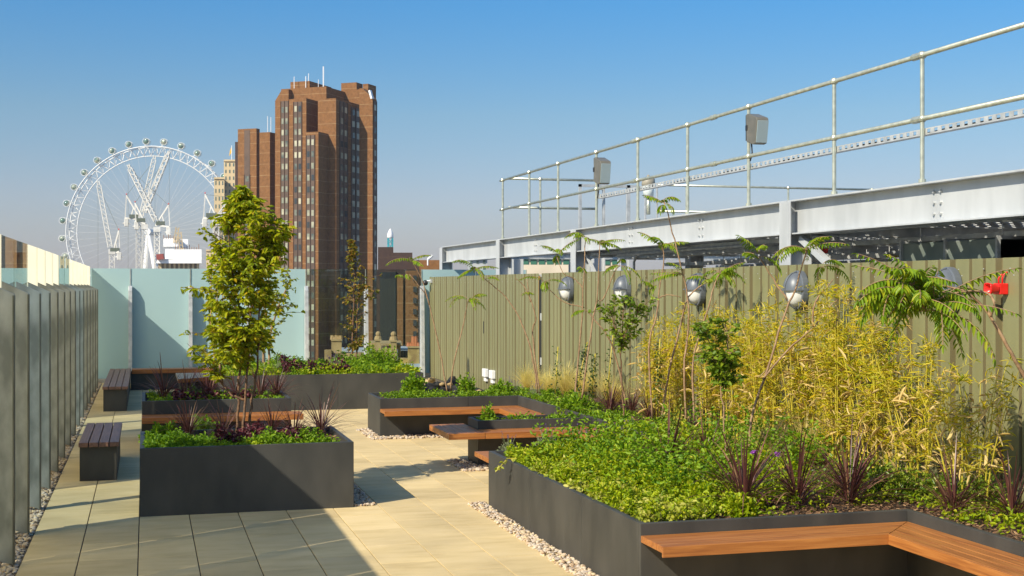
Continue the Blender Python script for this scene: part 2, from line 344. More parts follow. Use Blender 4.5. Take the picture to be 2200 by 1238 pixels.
for k in range(-3, 15):
    y = 12.05+1.47*k
    if fin0 is None:
        fin0 = thing('steel_fin', 'x', 'fin', (0, 0, 0), FING)
        m = MB(); m.extrude([(-1.335, -.012, .09), (-1.085, -.012, 0.005), (-1.085, -.012, 2.335), (-1.335, -.012, 2.455)], (0, .024, 0)); m.build('plate', M['galvfin'], fin0, bevel=.004)
        m = MB(); m.box(-1.098, -1.084, -.05, .05, .012, 2.325); m.build('edge_flange', M['finshade'], fin0, bevel=.003)
        m = MB()
        for z in (.5, 1.3, 2.1): m.box(-1.34, -1.30, -.045, .045, z, z+.12)
        m.build('glass_clamp', M['galv'], fin0, bevel=.004)
        f = fin0; f.location = (0, y, 0)
    else: f = dup(fin0, (0, y, 0))
    if k < 0: f['label'] = 'galvanised steel fin outside the left frame edge, %s before the nearest seen one' % ['one', 'two', 'three'][-k-1]
    else: f['label'] = ('galvanised steel fin on the left glass screen, %s in the row' % FN[k])

# ================================================================== BACK GLASS SCREEN
YB = 34.5
PX = [-.372, 1.096, 2.54, 4.02, 5.58, 7.08, 8.58, 10.0]
bf = thing('glass_fence', 'frosted and clear glass screen across the far end of the terrace', 'glass fence', (4, YB, 0))
edges = [-1.34]+PX
for i in range(len(edges)-1):
    x0, x1 = edges[i]+.012, edges[i+1]-.012
    clear = (edges[i] in (4.02, 5.58))
    o = MB().box(x0, x1, YB-.008, YB+.008, .1, 2.855).build('glass_panel', M['clear'] if clear else M['frost'], bf)
    o['label'] = 'clear glass panel' if clear else 'frosted pale blue glass panel'
tag(MB().box(-1.62, 10, YB-.14, YB+.14, -.03, .095).build('kerb', M['concrete'], bevel=.01), kind='structure')
post0 = None
PL = ['leftmost post of the far glass screen behind the corner bench', 'second post of the far glass screen left of the leafy tree', 'third post of the far glass screen hidden behind the leafy tree', 'post where the frosted far glass meets the clear glass', 'post between the two clear panes behind the slim far tree', 'post at the right end of the clear far glass beside the green cladding', 'post behind the corrugated wall seen under the steel frame', 'last post far behind the corrugated wall']
for x, lb in zip(PX, PL):
    if post0 is None:
        post0 = thing('fence_post', lb, 'post', (0, 0, 0), 'steel posts of the far glass screen')
        m = MB(); m.extrude([(-.045, -.30, .0), (-.045, -.03, .0), (-.045, -.03, 2.42), (-.045, -.12, 2.42), (-.045, -.19, 2.30)], (.09, 0, 0)); m.build('plate', M['galv'], post0, bevel=.004)
        MB().box(-.006, .006, -.028, -.012, 2.3, 2.86).build('joint_strip', M['rail'], post0)
        q = post0; q.location = (x, YB, 0)
    else: q = dup(post0, (x, YB, 0))
    q['label'] = 'steel '+lb

# ================================================================== RAISED PLANTERS AND BENCHES
def panel(par, x0, x1, y0, y1, z1, z0=-.01):
    return MB().box(x0, x1, y0, y1, z0, z1).build('wall_panel', M['planter'], par, bevel=.004)
def planter_rect(label, x0, x1, y0, y1, h, soil, seams=()):
    t = thing('raised_planter', label, 'planter', ((x0+x1)/2, (y0+y1)/2, 0)); T = .05
    xs = [x0]+list(seams)+[x1]
    for a, b in zip(xs[:-1], xs[1:]):
        panel(t, a+(.0 if a == x0 else .0015), b-(.0 if b == x1 else .0015), y0, y0+T, h)
    panel(t, x0, x1, y1-T, y1, h); panel(t, x0, x0+T, y0+T, y1-T, h-.0001); panel(t, x1-T, x1, y0+T, y1-T, h-.0001)
    o = MB().box(x0+T, x1-T, y0+T, y1-T, .2, soil).build('soil', M['soil'], t)
    return t
pl1 = planter_rect('large dark grey planter in front holding the multi-stemmed tree', -.06, 2.18, 14.26, 15.96, .712, .64)
pl2 = planter_rect('mid dark grey planter with a timber bench along its near side', -.055, 2.14, 20.28, 22.0, .70, .62)
pl3 = planter_rect('long dark grey planter below the far glass screen', 1.42, 5.32, 25.7, 29.6, .69, .61, seams=(3.62,))
# comb shaped planter on the right
pr = thing('raised_planter', 'big dark grey planter along the green corrugated wall with three bays', 'planter', (5.9, 14, 0))
HZ = .61; T = .05
for y0, y1 in ((9.37, 10.72), (10.723, 12.32), (12.323, 13.85)): panel(pr, 3.60, 3.65, y0, y1, HZ)
panel(pr, 3.60, 5.88, 9.32, 9.37, HZ-.0002)
panel(pr, 5.88, 5.93, 7.3, 9.37, HZ); panel(pr, 5.88, 5.93, 4.5, 7.297, HZ)
panel(pr, 3.60, 5.88, 13.85, 13.90, HZ-.0002)
panel(pr, 5.88, 5.93, 13.80, 17.3, HZ); panel(pr, 5.88, 5.93, 17.303, 20.85, HZ)
panel(pr, 4.27, 5.88, 17.05, 17.10, HZ-.0002); panel(pr, 4.27, 5.88, 17.57, 17.62, HZ-.0002); panel(pr, 4.27, 4.32, 17.10, 17.57, HZ)
panel(pr, 3.60, 5.05, 20.80, 20.85, HZ-.0002); panel(pr, 5.053, 5.88, 20.80, 20.85, HZ-.0002); panel(pr, 3.60, 3.65, 20.85, 21.95, HZ); panel(pr, 3.60, 7.22, 21.95, 22.0, HZ-.0002)
sz = .555
m = MB(); m.box(5.93, 7.2, 4.5, 21.95, .2, sz); m.box(3.65, 5.93, 9.37, 13.85, .2, sz-.0005); m.box(4.32, 5.88, 17.10, 17.57, .2, sz-.001); m.box(3.65, 5.93, 20.85, 21.95, .2, sz-.0005)
m.build('soil', M['soil'], pr)

def boards(par, poly_fn, n, mat):
    for i in range(n): poly_fn(i).build('board', mat, par, bevel=.004)
def straight_bench(label, x0, x1, y0, y1, z, base, mat, nb=4, axis='y', th=.055, gap=.012):
    t = thing('timber_bench', label, 'bench', ((x0+x1)/2, (y0+y1)/2, 0))
    if axis == 'y':
        wd = (x1-x0-gap*(nb-1))/nb
        for i in range(nb):
            a = x0+i*(wd+gap); MB().box(a, a+wd, y0, y1, z-th, z).build('board', mat, t, bevel=.004)
    else:
        wd = (y1-y0-gap*(nb-1))/nb
        for i in range(nb):
            a = y0+i*(wd+gap); MB().box(x0, x1, a, a+wd, z-th, z).build('board', mat, t, bevel=.004)
    if base:
        MB().box(*base, -.01, z-th-.002).build('base', M['planter'], t, bevel=.004)
    return t
straight_bench('short four-board bench on a dark base beside the steel fins', -.795, -.32, 17.0, 19.45, .48, (-.785, -.345, 17.06, 19.4), M['woodd_y'])
lb = thing('timber_bench', 'L-shaped corner bench with four dark boards in the far left corner', 'bench', (-.5, 30, 0))
for i in range(4):
    a = -.80+i*.121
    MB().box(a, a+.109, 26.4, 32.2+i*0, .425, .48).build('board', M['woodd_y'], lb, bevel=.004)
MB().box(-.785, -.35, 26.46, 32.2, -.01, .423).build('base', M['planter'], lb, bevel=.004)
for i in range(3):
    a = 31.7+i*.16 if i else 31.7
    MB().box(-.31, 2.35, 31.72+i*.157, 31.72+i*.157+.145, .425, .48).build('board', M['wood_x'], lb, bevel=.004)
MB().box(-.31, 2.3, 31.705, 31.718, .385, .478).build('lip', M['wood_x'], lb, bevel=.003)
MB().box(-.34, 2.3, 31.76, 32.15, -.01, .423).build('base', M['planter'], lb, bevel=.004)
gb = thing('timber_bench', 'small greyed timber bench at the left end of the far planter', 'bench', (1, 29, 0))
m = MB(); m.prism([(.64, 28.2), (1.415, 28.75), (1.415, 30.2), (.64, 30.2)], .425, .48); m.build('seat', M['woodg_x'], gb, bevel=.004)
m = MB(); m.prism([(.645, 28.18), (1.415, 28.73), (1.415, 28.748), (.645, 28.198)], .40, .479); m.build('lip', M['wood_x'], gb)
m = MB(); m.prism([(.70, 28.32), (1.41, 28.82), (1.41, 30.1), (.70, 30.1)], -.01, .42); m.build('base', M['planter'], gb)
# bench along planter 2
b2 = thing('timber_bench', 'timber bench fixed to the near side of the mid planter', 'bench', (1, 20, 0))
for i in range(4): MB().box(-.055, 2.27, 19.80+i*.12, 19.80+i*.12+.112, .445, .5).build('board', M['wood_x'], b2, bevel=.004)
MB().box(-.056, 2.272, 19.785, 19.798, .415, .499).build('lip', M['wood_x'], b2, bevel=.003)
MB().box(.0, 2.1, 20.1, 20.27, .0, .443).build('support', M['planter'], b2)

def mitre_bench(label, xl, yb, xs, yend, z, n=4, depth=.40, gap=.006, lip=.08, endplat=None):
    # xl left end, yb back edge (against the planter front), xs back edge of the second leg (against the spine), runs toward the camera to yend
    t = thing('timber_bench', label, 'bench', (xs, yb, 0)); wd = (depth-gap*(n-1))/n
    for i in range(n):
        o1 = i*(wd+gap); o2 = o1+wd
        m = MB(); m.prism([(xl, yb-o2), (xs-o2-.002, yb-o2), (xs-o1-.002, yb-o1), (xl, yb-o1)], z-.05, z); m.build('board', M['wood_x'], t, bevel=.003)
        m = MB(); m.prism([(xs-o2+.002, yend), (xs-o1, yend), (xs-o1+.0, yb-o1-.004), (xs-o2+.002, yb-o2-.004)], z-.05, z); m.build('board', M['wood_y'], t, bevel=.003)
    y = yb-depth-.002; x = xs-depth-.002
    MB().box(xl-.001, x, y-.022, y, z-lip, z-.001).build('lip', M['wood_x'], t, bevel=.003)
    MB().box(x-.022, x, yend, y-.023, z-lip, z-.001).build('lip', M['wood_y'], t, bevel=.003)
    if endplat:
        x0, x1, y0, y1 = endplat
        k = 4; w_ = (x1-x0-.006*(k-1))/k
        for i in range(k): MB().box(x0+i*(w_+.006), x0+i*(w_+.006)+w_, y0, y1, z-.05, z-.0005).build('board', M['wood_y'], t, bevel=.003)
        MB().box(x0-.022, x0-.001, y0-.02, y1, z-lip, z-.001).build('lip', M['wood_y'], t, bevel=.003)
        MB().box(x0, x1, y0-.022, y0-.001, z-lip, z-.0015).build('lip', M['wood_x'], t, bevel=.003)
    return t
mitre_bench('orange timber bench in the farthest bay of the right planter', 3.60, 20.797, 5.878, 17.625, .45)
mitre_bench('timber bench with a projecting end around the small inner planter', 4.27, 17.047, 5.878, 13.905, .495, endplat=(3.80, 4.262, 16.65, 17.85))
mitre_bench('large timber bench in the nearest bay at the bottom right', 3.60, 9.317, 5.878, 4.6, .52, depth=.42)
straight_bench('low timber bench end peeping out behind the big planter corner', 3.69, 5.4, 14.0, 14.9, .48, (3.9, 5.4, 14.05, 14.8), M['wood_x'], nb=7, axis='x')

# ================================================================== CORRUGATED WALL
XW = 7.30; ZW = 2.655
wall = thing('corrugated_wall', 'olive green corrugated metal wall along the right side of the terrace', 'wall', (XW, 20, 0))
def corr(y0, y1):
    pts = []; y = y0; D = .04; rnd = random.Random(3)
    pat = [(.21, .075), (.15, .028), (.17, .028), (.22, .09), (.14, .028), (.16, .03)]
    i = 0; pts.append((0, y)); DD = {.075: .06, .09: .06, .028: .036, .03: .036}
    while y < y1:
        a, b = pat[i % len(pat)]; i += 1
        D = DD[b]
        for dx, dy in ((0, a), (D, .008), (D, b), (0, .008)):
            y = min(y+(dy if True else 0), y1); pts.append((dx, y))
    return pts
def corr_panel(y0, y1, z0, z1):
    P_ = corr(y0, y1); m = MB(); n = len(P_)
    vs = [(XW+a, b, z0) for a, b in P_]+[(XW+a, b, z1) for a, b in P_]+[(XW+a+.004, b, z1) for a, b in P_]
    m.add(vs, [(i+1, i, n+i, n+i+1) for i in range(n-1)]+[(n+i+1, n+i, 2*n+i, 2*n+i+1) for i in range(n-1)])
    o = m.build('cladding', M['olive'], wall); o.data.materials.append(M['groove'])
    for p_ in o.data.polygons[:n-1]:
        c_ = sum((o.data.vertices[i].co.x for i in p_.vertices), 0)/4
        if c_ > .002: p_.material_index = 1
    return o
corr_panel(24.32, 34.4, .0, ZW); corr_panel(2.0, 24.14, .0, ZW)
MB().box(XW+.08, XW+.10, 2, 34.4, .0, ZW-.02).build('backing', M['galvbeam'], wall)
MB().box(XW+.0, XW+.05, 24.15, 24.31, .0, ZW-.12).build('gap_post', M['rubber'], wall)
MB().box(XW-.004, XW+.03, 24.31, 24.34, .0, ZW-.05).build('edge_trim', plain('rusty edge', (.30, .18, .05), .6), wall)
for z in (.9, 1.75): MB().box(XW-.012, XW+.03, 24.13, 24.2, z, z+.14).build('hinge', M['galv'], wall, bevel=.004)
MB().box(XW-.006, XW+.05, 34.38, 34.44, 0, ZW+.005).build('edge_trim', M['olive'], wall)
MB().box(XW-.003, XW+.012, 28.6, 28.66, 1.35, 1.62).build('door_slot', M['rubber'], wall)
# screws heads
m = MB()
for i in range(70):
    y = 8+i*.38
    for z in (2.5, 2.56): m.ball((XW-.002, y+(.05 if z > 2.52 else 0), z), .006, n=5, m=3)
tag(m.build('screw_heads', M['galv'], wall), kind='stuff')
# bulkhead lamps
LAMPY = [22.31, 19.455, 16.605, 13.74, 10.80]
LL = ['farthest oval bulkhead lamp on the corrugated wall near the dark joint', 'second oval bulkhead lamp from the dark joint behind the round-headed sapling', 'middle oval bulkhead lamp of the five on the wall', 'oval bulkhead lamp above the tallest bamboo', 'nearest oval bulkhead lamp partly behind the drooping fern leaves']
l0 = None
for y, lb_ in zip(LAMPY, LL):
    if l0 is None:
        l0 = thing('wall_lamp', lb_, 'wall lamp', (0, 0, 0), 'bulkhead lamps along the corrugated wall')
        def halfell(m, rx, ry, rz, t0, t1, x0=0, n=20, k=8):
            vs = []; fs = []
            for i in range(k+1):
                a = (pi/2)*i/k
                for j in range(n+1):
                    b = t0+(t1-t0)*j/n
                    vs.append((x0-rx*sin(a), ry*cos(a)*cos(b), rz*cos(a)*sin(b)))
            for i in range(k):
                for j in range(n): fs.append((i*(n+1)+j, i*(n+1)+j+1, (i+1)*(n+1)+j+1, (i+1)*(n+1)+j))
            return m.add(vs, fs)
        m = MB(); vs = [(0, .165*cos(a), .225*sin(a)) for a in np.linspace(0, 2*pi, 32, endpoint=False)]
        m.extrude(vs, (-.085, 0, 0)); m.build('back_plate', M['lampgrey'], l0, bevel=.012)
        m = MB(); m.extrude([(-.085, -.17, -.006), (-.15, -.165, -.006), (-.24, -.08, -.006), (-.25, 0, -.006), (-.24, .08, -.006), (-.15, .165, -.006), (-.085, .17, -.006)], (0, 0, .014)); m.build('visor', M['lampgrey'], l0)
        m = MB(); halfell(m, .15, .15, .205, 0.0, pi, -.085); m.build('hood', M['lampgrey'], l0, smooth=True)
        m = MB(); halfell(m, .135, .14, .195, pi, 2*pi, -.085); m.build('diffuser', M['opal'], l0, smooth=True)
        m = MB(); m.tube([(-.085-.152*sin(a), .152*cos(a), 0) for a in np.linspace(0, pi, 16)], .009, 6); m.tube([(-.085-.155*sin(a), -.02, .208*cos(a)) for a in np.linspace(0, pi, 20)], .008, 6)
        m.build('guard', M['lampgrey'], l0, smooth=True)
        f = l0; f.location = (XW, y, 2.36)
    else: f = dup(l0, (XW, y, 2.36))
    f['label'] = lb_
# alarm sounder
al = thing('alarm_sounder', 'red square alarm sounder with cable loop on the corrugated wall', 'alarm', (XW, 10.1, 2.38))
MB().box(XW-.11, XW-.003, 10.03, 10.15, 2.32, 2.44).build('box', M['red'], al, bevel=.008)
m = MB(); c = Vector((XW-.06, 10.15, 2.38)); rings = []
vs = []; fs = []
for r_, yy in ((.035, .11), (.045, .16), (.062, .22), (.066, .235), (.054, .235), (.04, .19), (.01, .175)):
    for k in range(16):
        a = 2*pi*k/16; q = 1/max(abs(cos(a)), abs(sin(a)))**.6
        vs.append((c.x-yy+.05, c.y-.09+r_*cos(a)*q, c.z+r_*sin(a)*q))
for i in range(6):
    for k in range(16): fs.append((i*16+k, i*16+(k+1) % 16, (i+1)*16+(k+1) % 16, (i+1)*16+k))
m.add(vs, fs); m.build('horn', M['red'], al, smooth=True)
m = MB(); m.ball((c.x-.115, c.y-.09, c.z), .022); m.build('lens', plain('dark red lens', (.25, .01, .01), .1), al, smooth=True)
m = MB(); m.tube([(XW-.05, 10.07, 2.44), (XW-.05, 10.07, 2.50), (XW-.035, 10.06, 2.54), (XW-.004, 10.05, 2.56)], .009); m.tube([(XW-.075, 10.10, 2.44), (XW-.075, 10.1, 2.49), (XW-.06, 10.08, 2.53), (XW-.004, 10.07, 2.545)], .009); m.build('cable', M['red'], al, smooth=True)
al.scale = (.82, .82, .82); al.location.y = 10.03
# sockets
for y, lb_ in ((28.3, 'white weatherproof socket box on the wall, left one of two'), (27.7, 'white weatherproof socket box on the wall, right one of two')):
    s_ = thing('socket_box', lb_, 'socket', (XW, y, .45), 'socket boxes low on the corrugated wall')
    MB().box(XW-.09, XW-.002, y-.13, y+.13, .40, .58).build('cover', M['white'], s_, bevel=.012)
    MB().box(XW-.06, XW-.002, y-.09, y+.09, .30, .40).build('inlet', M['white'], s_, bevel=.008)
# cctv
cc = thing('security_camera', 'small black dome camera at the left end of the corrugated wall', 'camera', (XW, 34.2, 2.5))
m = MB(); m.box(XW-.05, XW+.0, 34.1, 34.25, 2.5, 2.6); m.tube([(XW-.03, 34.2, 2.55), (XW-.14, 34.25, 2.55)], .02); m.build('bracket', M['galv'], cc)
m = MB(); m.ball((XW-.16, 34.25, 2.50), .075); m.build('dome', M['black'], cc, smooth=True)

# ================================================================== STEEL FRAME
XS = 7.72; ZT = 3.48; ZB_ = 3.05
sf = thing('steel_structure', 'galvanised steel frame of columns and long beams above the corrugated wall', 'steel frame', (XS, 20, 0))
COLY = [35.0, 29.0, 23.5, 15.0, 6.0]
for y in COLY:
    m = MB(); m.box(XS, XS+.015, y-.145, y+.145, 0, ZT-.02); m.box(XS+.285, XS+.30, y-.145, y+.145, 0, ZT-.02); m.box(XS+.015, XS+.285, y-.006, y+.006, 0, ZT-.021)
    for z in (3.08, 3.2, 3.32):
        for yy in (-.012, ): m.tube([(XS+.05, y-.02, z), (XS+.05, y+.02, z)], .014, 6); m.tube([(XS+.12, y-.02, z), (XS+.12, y+.02, z)], .014, 6)
    m.build('column', M['galvbeam'], sf, bevel=.002)
COLX = COLY
for a, b in zip(COLY[1:], COLY[:-1]):
    y0, y1 = a+.007, b-.007; xc = XS+.15
    m = MB(); m.box(xc-.12, xc+.12, y0, y1, ZT-.02, ZT); m.box(xc-.12, xc+.12, y0, y1, ZB_, ZB_+.018); m.box(xc-.006, xc+.006, y0, y1, ZB_+.018, ZT-.02)
    m.build('beam', M['galvbeam'], sf, bevel=.002)
# bolts on the web
m = MB()
for y in (11.9, 17.9, 20.8, 26.4):
    for dy in (-.06, .06):
        for z in (3.15, 3.265, 3.38): m.tube([(XS+.15-.03, y+dy, z), (XS+.15, y+dy, z)], .018, 6)
m.build('bolt_group', M['galv'], sf)
# braces / inner columns
for a_, b_, w_ in (((XS+.16, 14.85, 3.0), (XS+.16, 13.4, 2.3), .08), ((XS+.2, 23.3, 3.0), (XS+.2, 22.6, 2.5), .05)):
    MB().beam(a_, b_, w_, w_).build('brace', M['galvbeam'], sf)
for (x, y) in ((8.9, 32.0), (10.4, 31.5), (9.3, 27.0), (12.5, 34.0), (10.0, 23.4), (12.0, 18), (12.0, 24.5)):
    m = MB(); m.box(x, x+.014, y-.13, y+.13, 0, 3.25); m.box(x+.25, x+.264, y-.13, y+.13, 0, 3.25); m.box(x+.014, x+.25, y-.006, y+.006, 0, 3.25); m.build('column', M['galvbeam'], sf)
for y in (29.0, 23.5, 15.0, 19.5, 11.0):
    m = MB(); m.box(XS+.31, 16, y-.07, y+.07, 3.16, 3.175); m.box(XS+.31, 16, y-.07, y+.07, 3.03, 3.045); m.box(XS+.31, 16, y-.006, y+.006, 3.045, 3.16); m.build('joist', M['galv'], sf)
# deck
m = MB(); a_ = radians(52); dx, dy = cos(a_), sin(a_); q_ = -25.0
while q_ < 10:
    t0, t1 = 0, 99; ox, oy = XS+.3-dy*q_*1.0, 8+dx*q_ if False else 8.0
    px, py = 12+dy*(-q_-8), 16.5+dx*(q_+8)
    lo, hi = -50, 50
    for (c0, dc, a0, a1) in ((px, dx, XS+.3, 16.4), (py, dy, 8.0, 25.2)):
        s0, s1 = (a0-c0)/dc, (a1-c0)/dc; lo, hi = max(lo, s0), min(hi, s1)
    if hi > lo+.2: m.beam((px+dx*lo, py+dy*lo, 3.29), (px+dx*hi, py+dy*hi, 3.29), .105, .02)
    q_ += .16
m.build('deck_grating', M['galv'], sf)
m = MB(); q_ = -14.0
while q_ < 14:
    px, py = 12+dx*q_, 16.5+dy*q_; lo, hi = -50, 50
    for (c0, dc, a0, a1) in ((px, -dy, XS+.3, 16.4), (py, dx, 8.0, 25.2)):
        s0, s1 = (a0-c0)/dc, (a1-c0)/dc; lo, hi = max(lo, min(s0, s1)), min(hi, max(s0, s1))
    if hi > lo+.2: m.beam((px-dy*lo, py+dx*lo, 3.265), (px-dy*hi, py+dx*hi, 3.265), .28, .02)
    q_ += .55
m.build('deck_cross_strip', M['galv'], sf)
MB().box(XS+.3, 17.4, 2, 34.3, -.02, .0).build('plant_room_floor', M['concrete'], sf)
# dark backdrop and ducts under the deck
pk = thing('dark_backdrop', 'dark backdrop wall added far back beneath the steel deck', 'backdrop', (16, 16, 0))
MB().box(15.6, 15.9, 7.0, 25.0, 0, 3.19).build('backdrop_wall', noise_mat('dark backdrop paint', (.02, .02, .022), (.05, .05, .055), 3, .6), pk)  # dark wall added so the far end under the deck stays dark
for (x0, x1, y0, y1, z0, z1, lb_) in ((9.2, 10.6, 6.2, 12.2, 1.5, 2.98, 'large grey sheet metal duct under the deck at the right edge'), (9.0, 10.2, 12.45, 14.4, 1.5, 2.93, 'grey sheet metal duct with flanged joint behind the wall')):
    d_ = thing('air_duct', lb_, 'duct', (x0, y0, z0), 'sheet metal ducts')
    MB().box(x0, x1, y0, y1, z0, z1).build('casing', noise_mat('duct sheet', (.20, .25, .22), (.30, .34, .30), 2, .4, .4), d_, bevel=.01)
    for yy in (y0, y1-.04, (y0+y1)/2): MB().box(x0-.03, x1+.03, yy, yy+.04, z0-.03, z1+.03).build('flange', M['galv'], d_)
# cable trays, pipes
tr_ = MB(); wr = MB(); yl = MB(); rd = MB()
for k, (x, z, col) in enumerate(((8.5, 3.0, 0), (9.3, 2.95, 0), (10.2, 2.98, 0), (11.4, 2.9, 0), (12.6, 2.95, 0), (9.9, 2.80, 1), (11.0, 2.76, 0))):
    tt = thing('cable_tray', 'perforated cable tray hung below the deck, %s from the wall' % ['nearest', 'second', 'third', 'fourth', 'fifth', 'low sixth', 'low seventh'][k], 'cable tray', (x, 16, z), 'cable trays below the deck')
    m = MB(); y0 = 15.3 if k < 5 else 16.0; y1 = 25 if k < 5 else 24; y0 = 9 if k in (1, 3) else y0
    m.box(x-.15, x-.14, y0, y1, z, z+.06); m.box(x+.14, x+.15, y0, y1, z, z+.06)
    yy = y0
    while yy < y1: m.box(x-.14, x+.14, yy, yy+.05, z, z+.006); yy += .12
    m.build('tray', M['galv'], tt)
    m = MB()
    for q in range(4):
        m.tube([(x-.1+q*.05, y0+j*.9, z+.02+.012*sin(j*1.7+q*2)) for j in range(int((y1-y0)/.9)+1)], .012, 5)
    m.build('cables', [M['rubber'], plain('yellow cable', (.6, .45, .03), .5), plain('grey cable', (.25, .25, .25), .5), plain('red cable', (.4, .03, .03), .5)][k % 4], tt, smooth=True)
    yy = y0+.4
    while yy < y1:
        m = MB(); m.tube([(x-.16, yy, z-.02), (x-.16, yy, 3.22)], .006, 4); m.tube([(x+.16, yy, z-.02), (x+.16, yy, 3.22)], .006, 4); m.box(x-.2, x+.2, yy-.02, yy+.02, z-.03, z-.005); yy += 1.6; m.build('hanger', M['galv'], tt)
for k, (a, b, r_) in enumerate((((8.2, 9, 3.08), (8.2, 15, 3.08), .03), ((8.25, 17, 2.98), (8.25, 22.5, 2.98), .025), ((9.9, 9, 3.06), (14, 15, 3.06), .03), ((8.6, 25.4, 2.98), (8.6, 21, 2.98), .02))):
    pp = thing('pipe_run', 'long thin galvanised pipe fixed under the deck, %s' % ['near the first beam', 'above the round-headed sapling', 'slanting to the back', 'at the open end'][k], 'pipe', a, 'pipes under the deck')
    MB().tube([a, b], r_, 8).build('pipe', M['galv'], pp, smooth=True)
for y, w_ in ((25.3, 'nearest the dark joint'), (26.4, 'leftmost of three'), (26.05, 'middle one of three'), (22.6, 'near the second column')):
    pp = thing('bent_conduit', 'upright galvanised conduit with a bent top behind the wall, '+w_, 'pipe', (9.5, y, 0), 'bent conduits behind the wall')
    MB().tube([(8.6, y, 0), (8.6, y, 2.85), (8.63, y-.03, 2.94), (8.7, y-.1, 2.99), (8.85, y-.3, 3.0)], .025, 8).build('pipe', M['galv'], pp, smooth=True)
sb = thing('alarm_beacon', 'small red beacon hanging under the deck', 'alarm', (9.4, 17.2, 2.9)); MB().box(9.35, 9.5, 17.1, 17.25, 2.88, 3.0).build('casing', M['red'], sb, bevel=.02); MB().tube([(9.42, 17.17, 2.88), (9.42, 17.17, 2.83)], .05, 10).build('lens', M['red'], sb)

# railing on the beam ------------------------------------------------
POSTY = [y_*1.022 for y_ in (28.46, 26.34, 24.35, 22.1, 20.06, 18.02, 15.98, 13.73, 11.93, 9.85)]
XR = XS+.15; ZR = 4.835; ZM = 4.165
hr = thing('guard_rail', 'two-tube galvanised guard rail standing on the near steel beam', 'railing', (XR, 20, ZT))
MB().tube([(XR, 29.3, ZR), (XR, 7.5, ZR)], .027, 12).build('top_rail', M['rail'], hr, smooth=True)
MB().tube([(XR, 29.3, ZM), (XR, 7.5, ZM)], .027, 12).build('mid_rail', M['rail'], hr, smooth=True)
for y in POSTY:
    m = MB(); m.tube([(XR, y, ZT), (XR, y, ZR)], .024, 10); m.ball((XR, y, ZR), .05, .05, .045); m.ball((XR, y, ZM), .045); m.tube([(XR, y, ZT), (XR, y, ZT+.05)], .04, 10)
    m.box(XR-.06, XR+.06, y-.06, y+.06, ZT+.0015, ZT+.012); m.build('post', M['rail'], hr, smooth=False)
for y in (20.6, 12.2, 17.4):
    for z_ in (ZR, ZM): MB().tube([(XR, y, z_), (XR, y+.16, z_)], .038, 10).build('coupler', M['rail'], hr)
def rail2(label, x0, x1, y, posts, zt=ZR):
    r_ = thing('guard_rail', label, 'railing', (x0, y, ZT))
    MB().tube([(x0, y, zt), (x1, y, zt)], .028, 8).build('top_rail', M['rail'], r_, smooth=True)
    MB().tube([(x0, y, zt-.65), (x1, y, zt-.65)], .028, 8).build('mid_rail', M['rail'], r_, smooth=True)
    for x in posts:
        m = MB(); m.tube([(x, y, ZT-.1), (x, y, zt)], .025, 8); m.ball((x, y, zt), .05); m.ball((x, y, zt-.65), .045); m.build('post', M['rail'], r_)
rail2('short return of guard rail at the far end of the deck', XR, 9.95, 28.6, (8.62,))
rail2('distant guard rail running across behind the near one', 12.2, 18.6, 30.5, (13.0, 15.8, 18.2), 4.92)
hg = thing('access_hatch_frame', 'upright slotted steel frames beside the end of the far rail', 'frame', (10, 28.6, 3.3))
m = MB(); m.box(9.95, 9.99, 28.55, 28.65, 3.2, 5.05); m.box(10.12, 10.16, 28.55, 28.65, 3.2, 5.05); m.box(9.95, 10.16, 28.56, 28.64, 5.0, 5.08); m.box(9.99, 10.12, 28.57, 28.63, 4.62, 4.68)
m.box(9.45, 9.51, 28.3, 28.36, 3.2, 4.72); m.box(9.45, 10.9, 28.3, 28.36, 4.66, 4.72); m.box(10.6, 10.68, 28.3, 28.36, 3.2, 4.72); m.build('frame', M['galv'], hg)
m = MB(); m.box(11.55, 11.58, 29.6, 29.66, 3.2, 5.0); m.box(11.85, 11.88, 29.6, 29.66, 3.2, 4.9); m.build('upright', M['galv'], hg)
# cable tray under the mid rail
ct = thing('cable_tray', 'perforated steel cable tray clipped below the middle rail', 'cable tray', (XR+.03, 15, 4.0))
m = MB(); y = 7.6; z0, z1 = 4.00, 4.065
m.box(XR+.03, XR+.034, 7.5, 22.6, z1-.012, z1); m.box(XR+.03, XR+.034, 7.5, 22.6, z0, z0+.012); m.box(XR+.03, XR+.12, 7.5, 22.6, z0-.004, z0)
while y < 22.6: m.box(XR+.029, XR+.035, y, y+.07, z0+.012, z1-.012); y += .13
m.build('tray', M['galv'], ct)
m = MB()
for q in range(3): m.tube([(XR+.05+.02*q, 7.5+j*.6, z0+.02+.01*sin(j*2.1+q)) for j in range(26)], .008, 5)
m.build('cables', M['rubber'], ct)
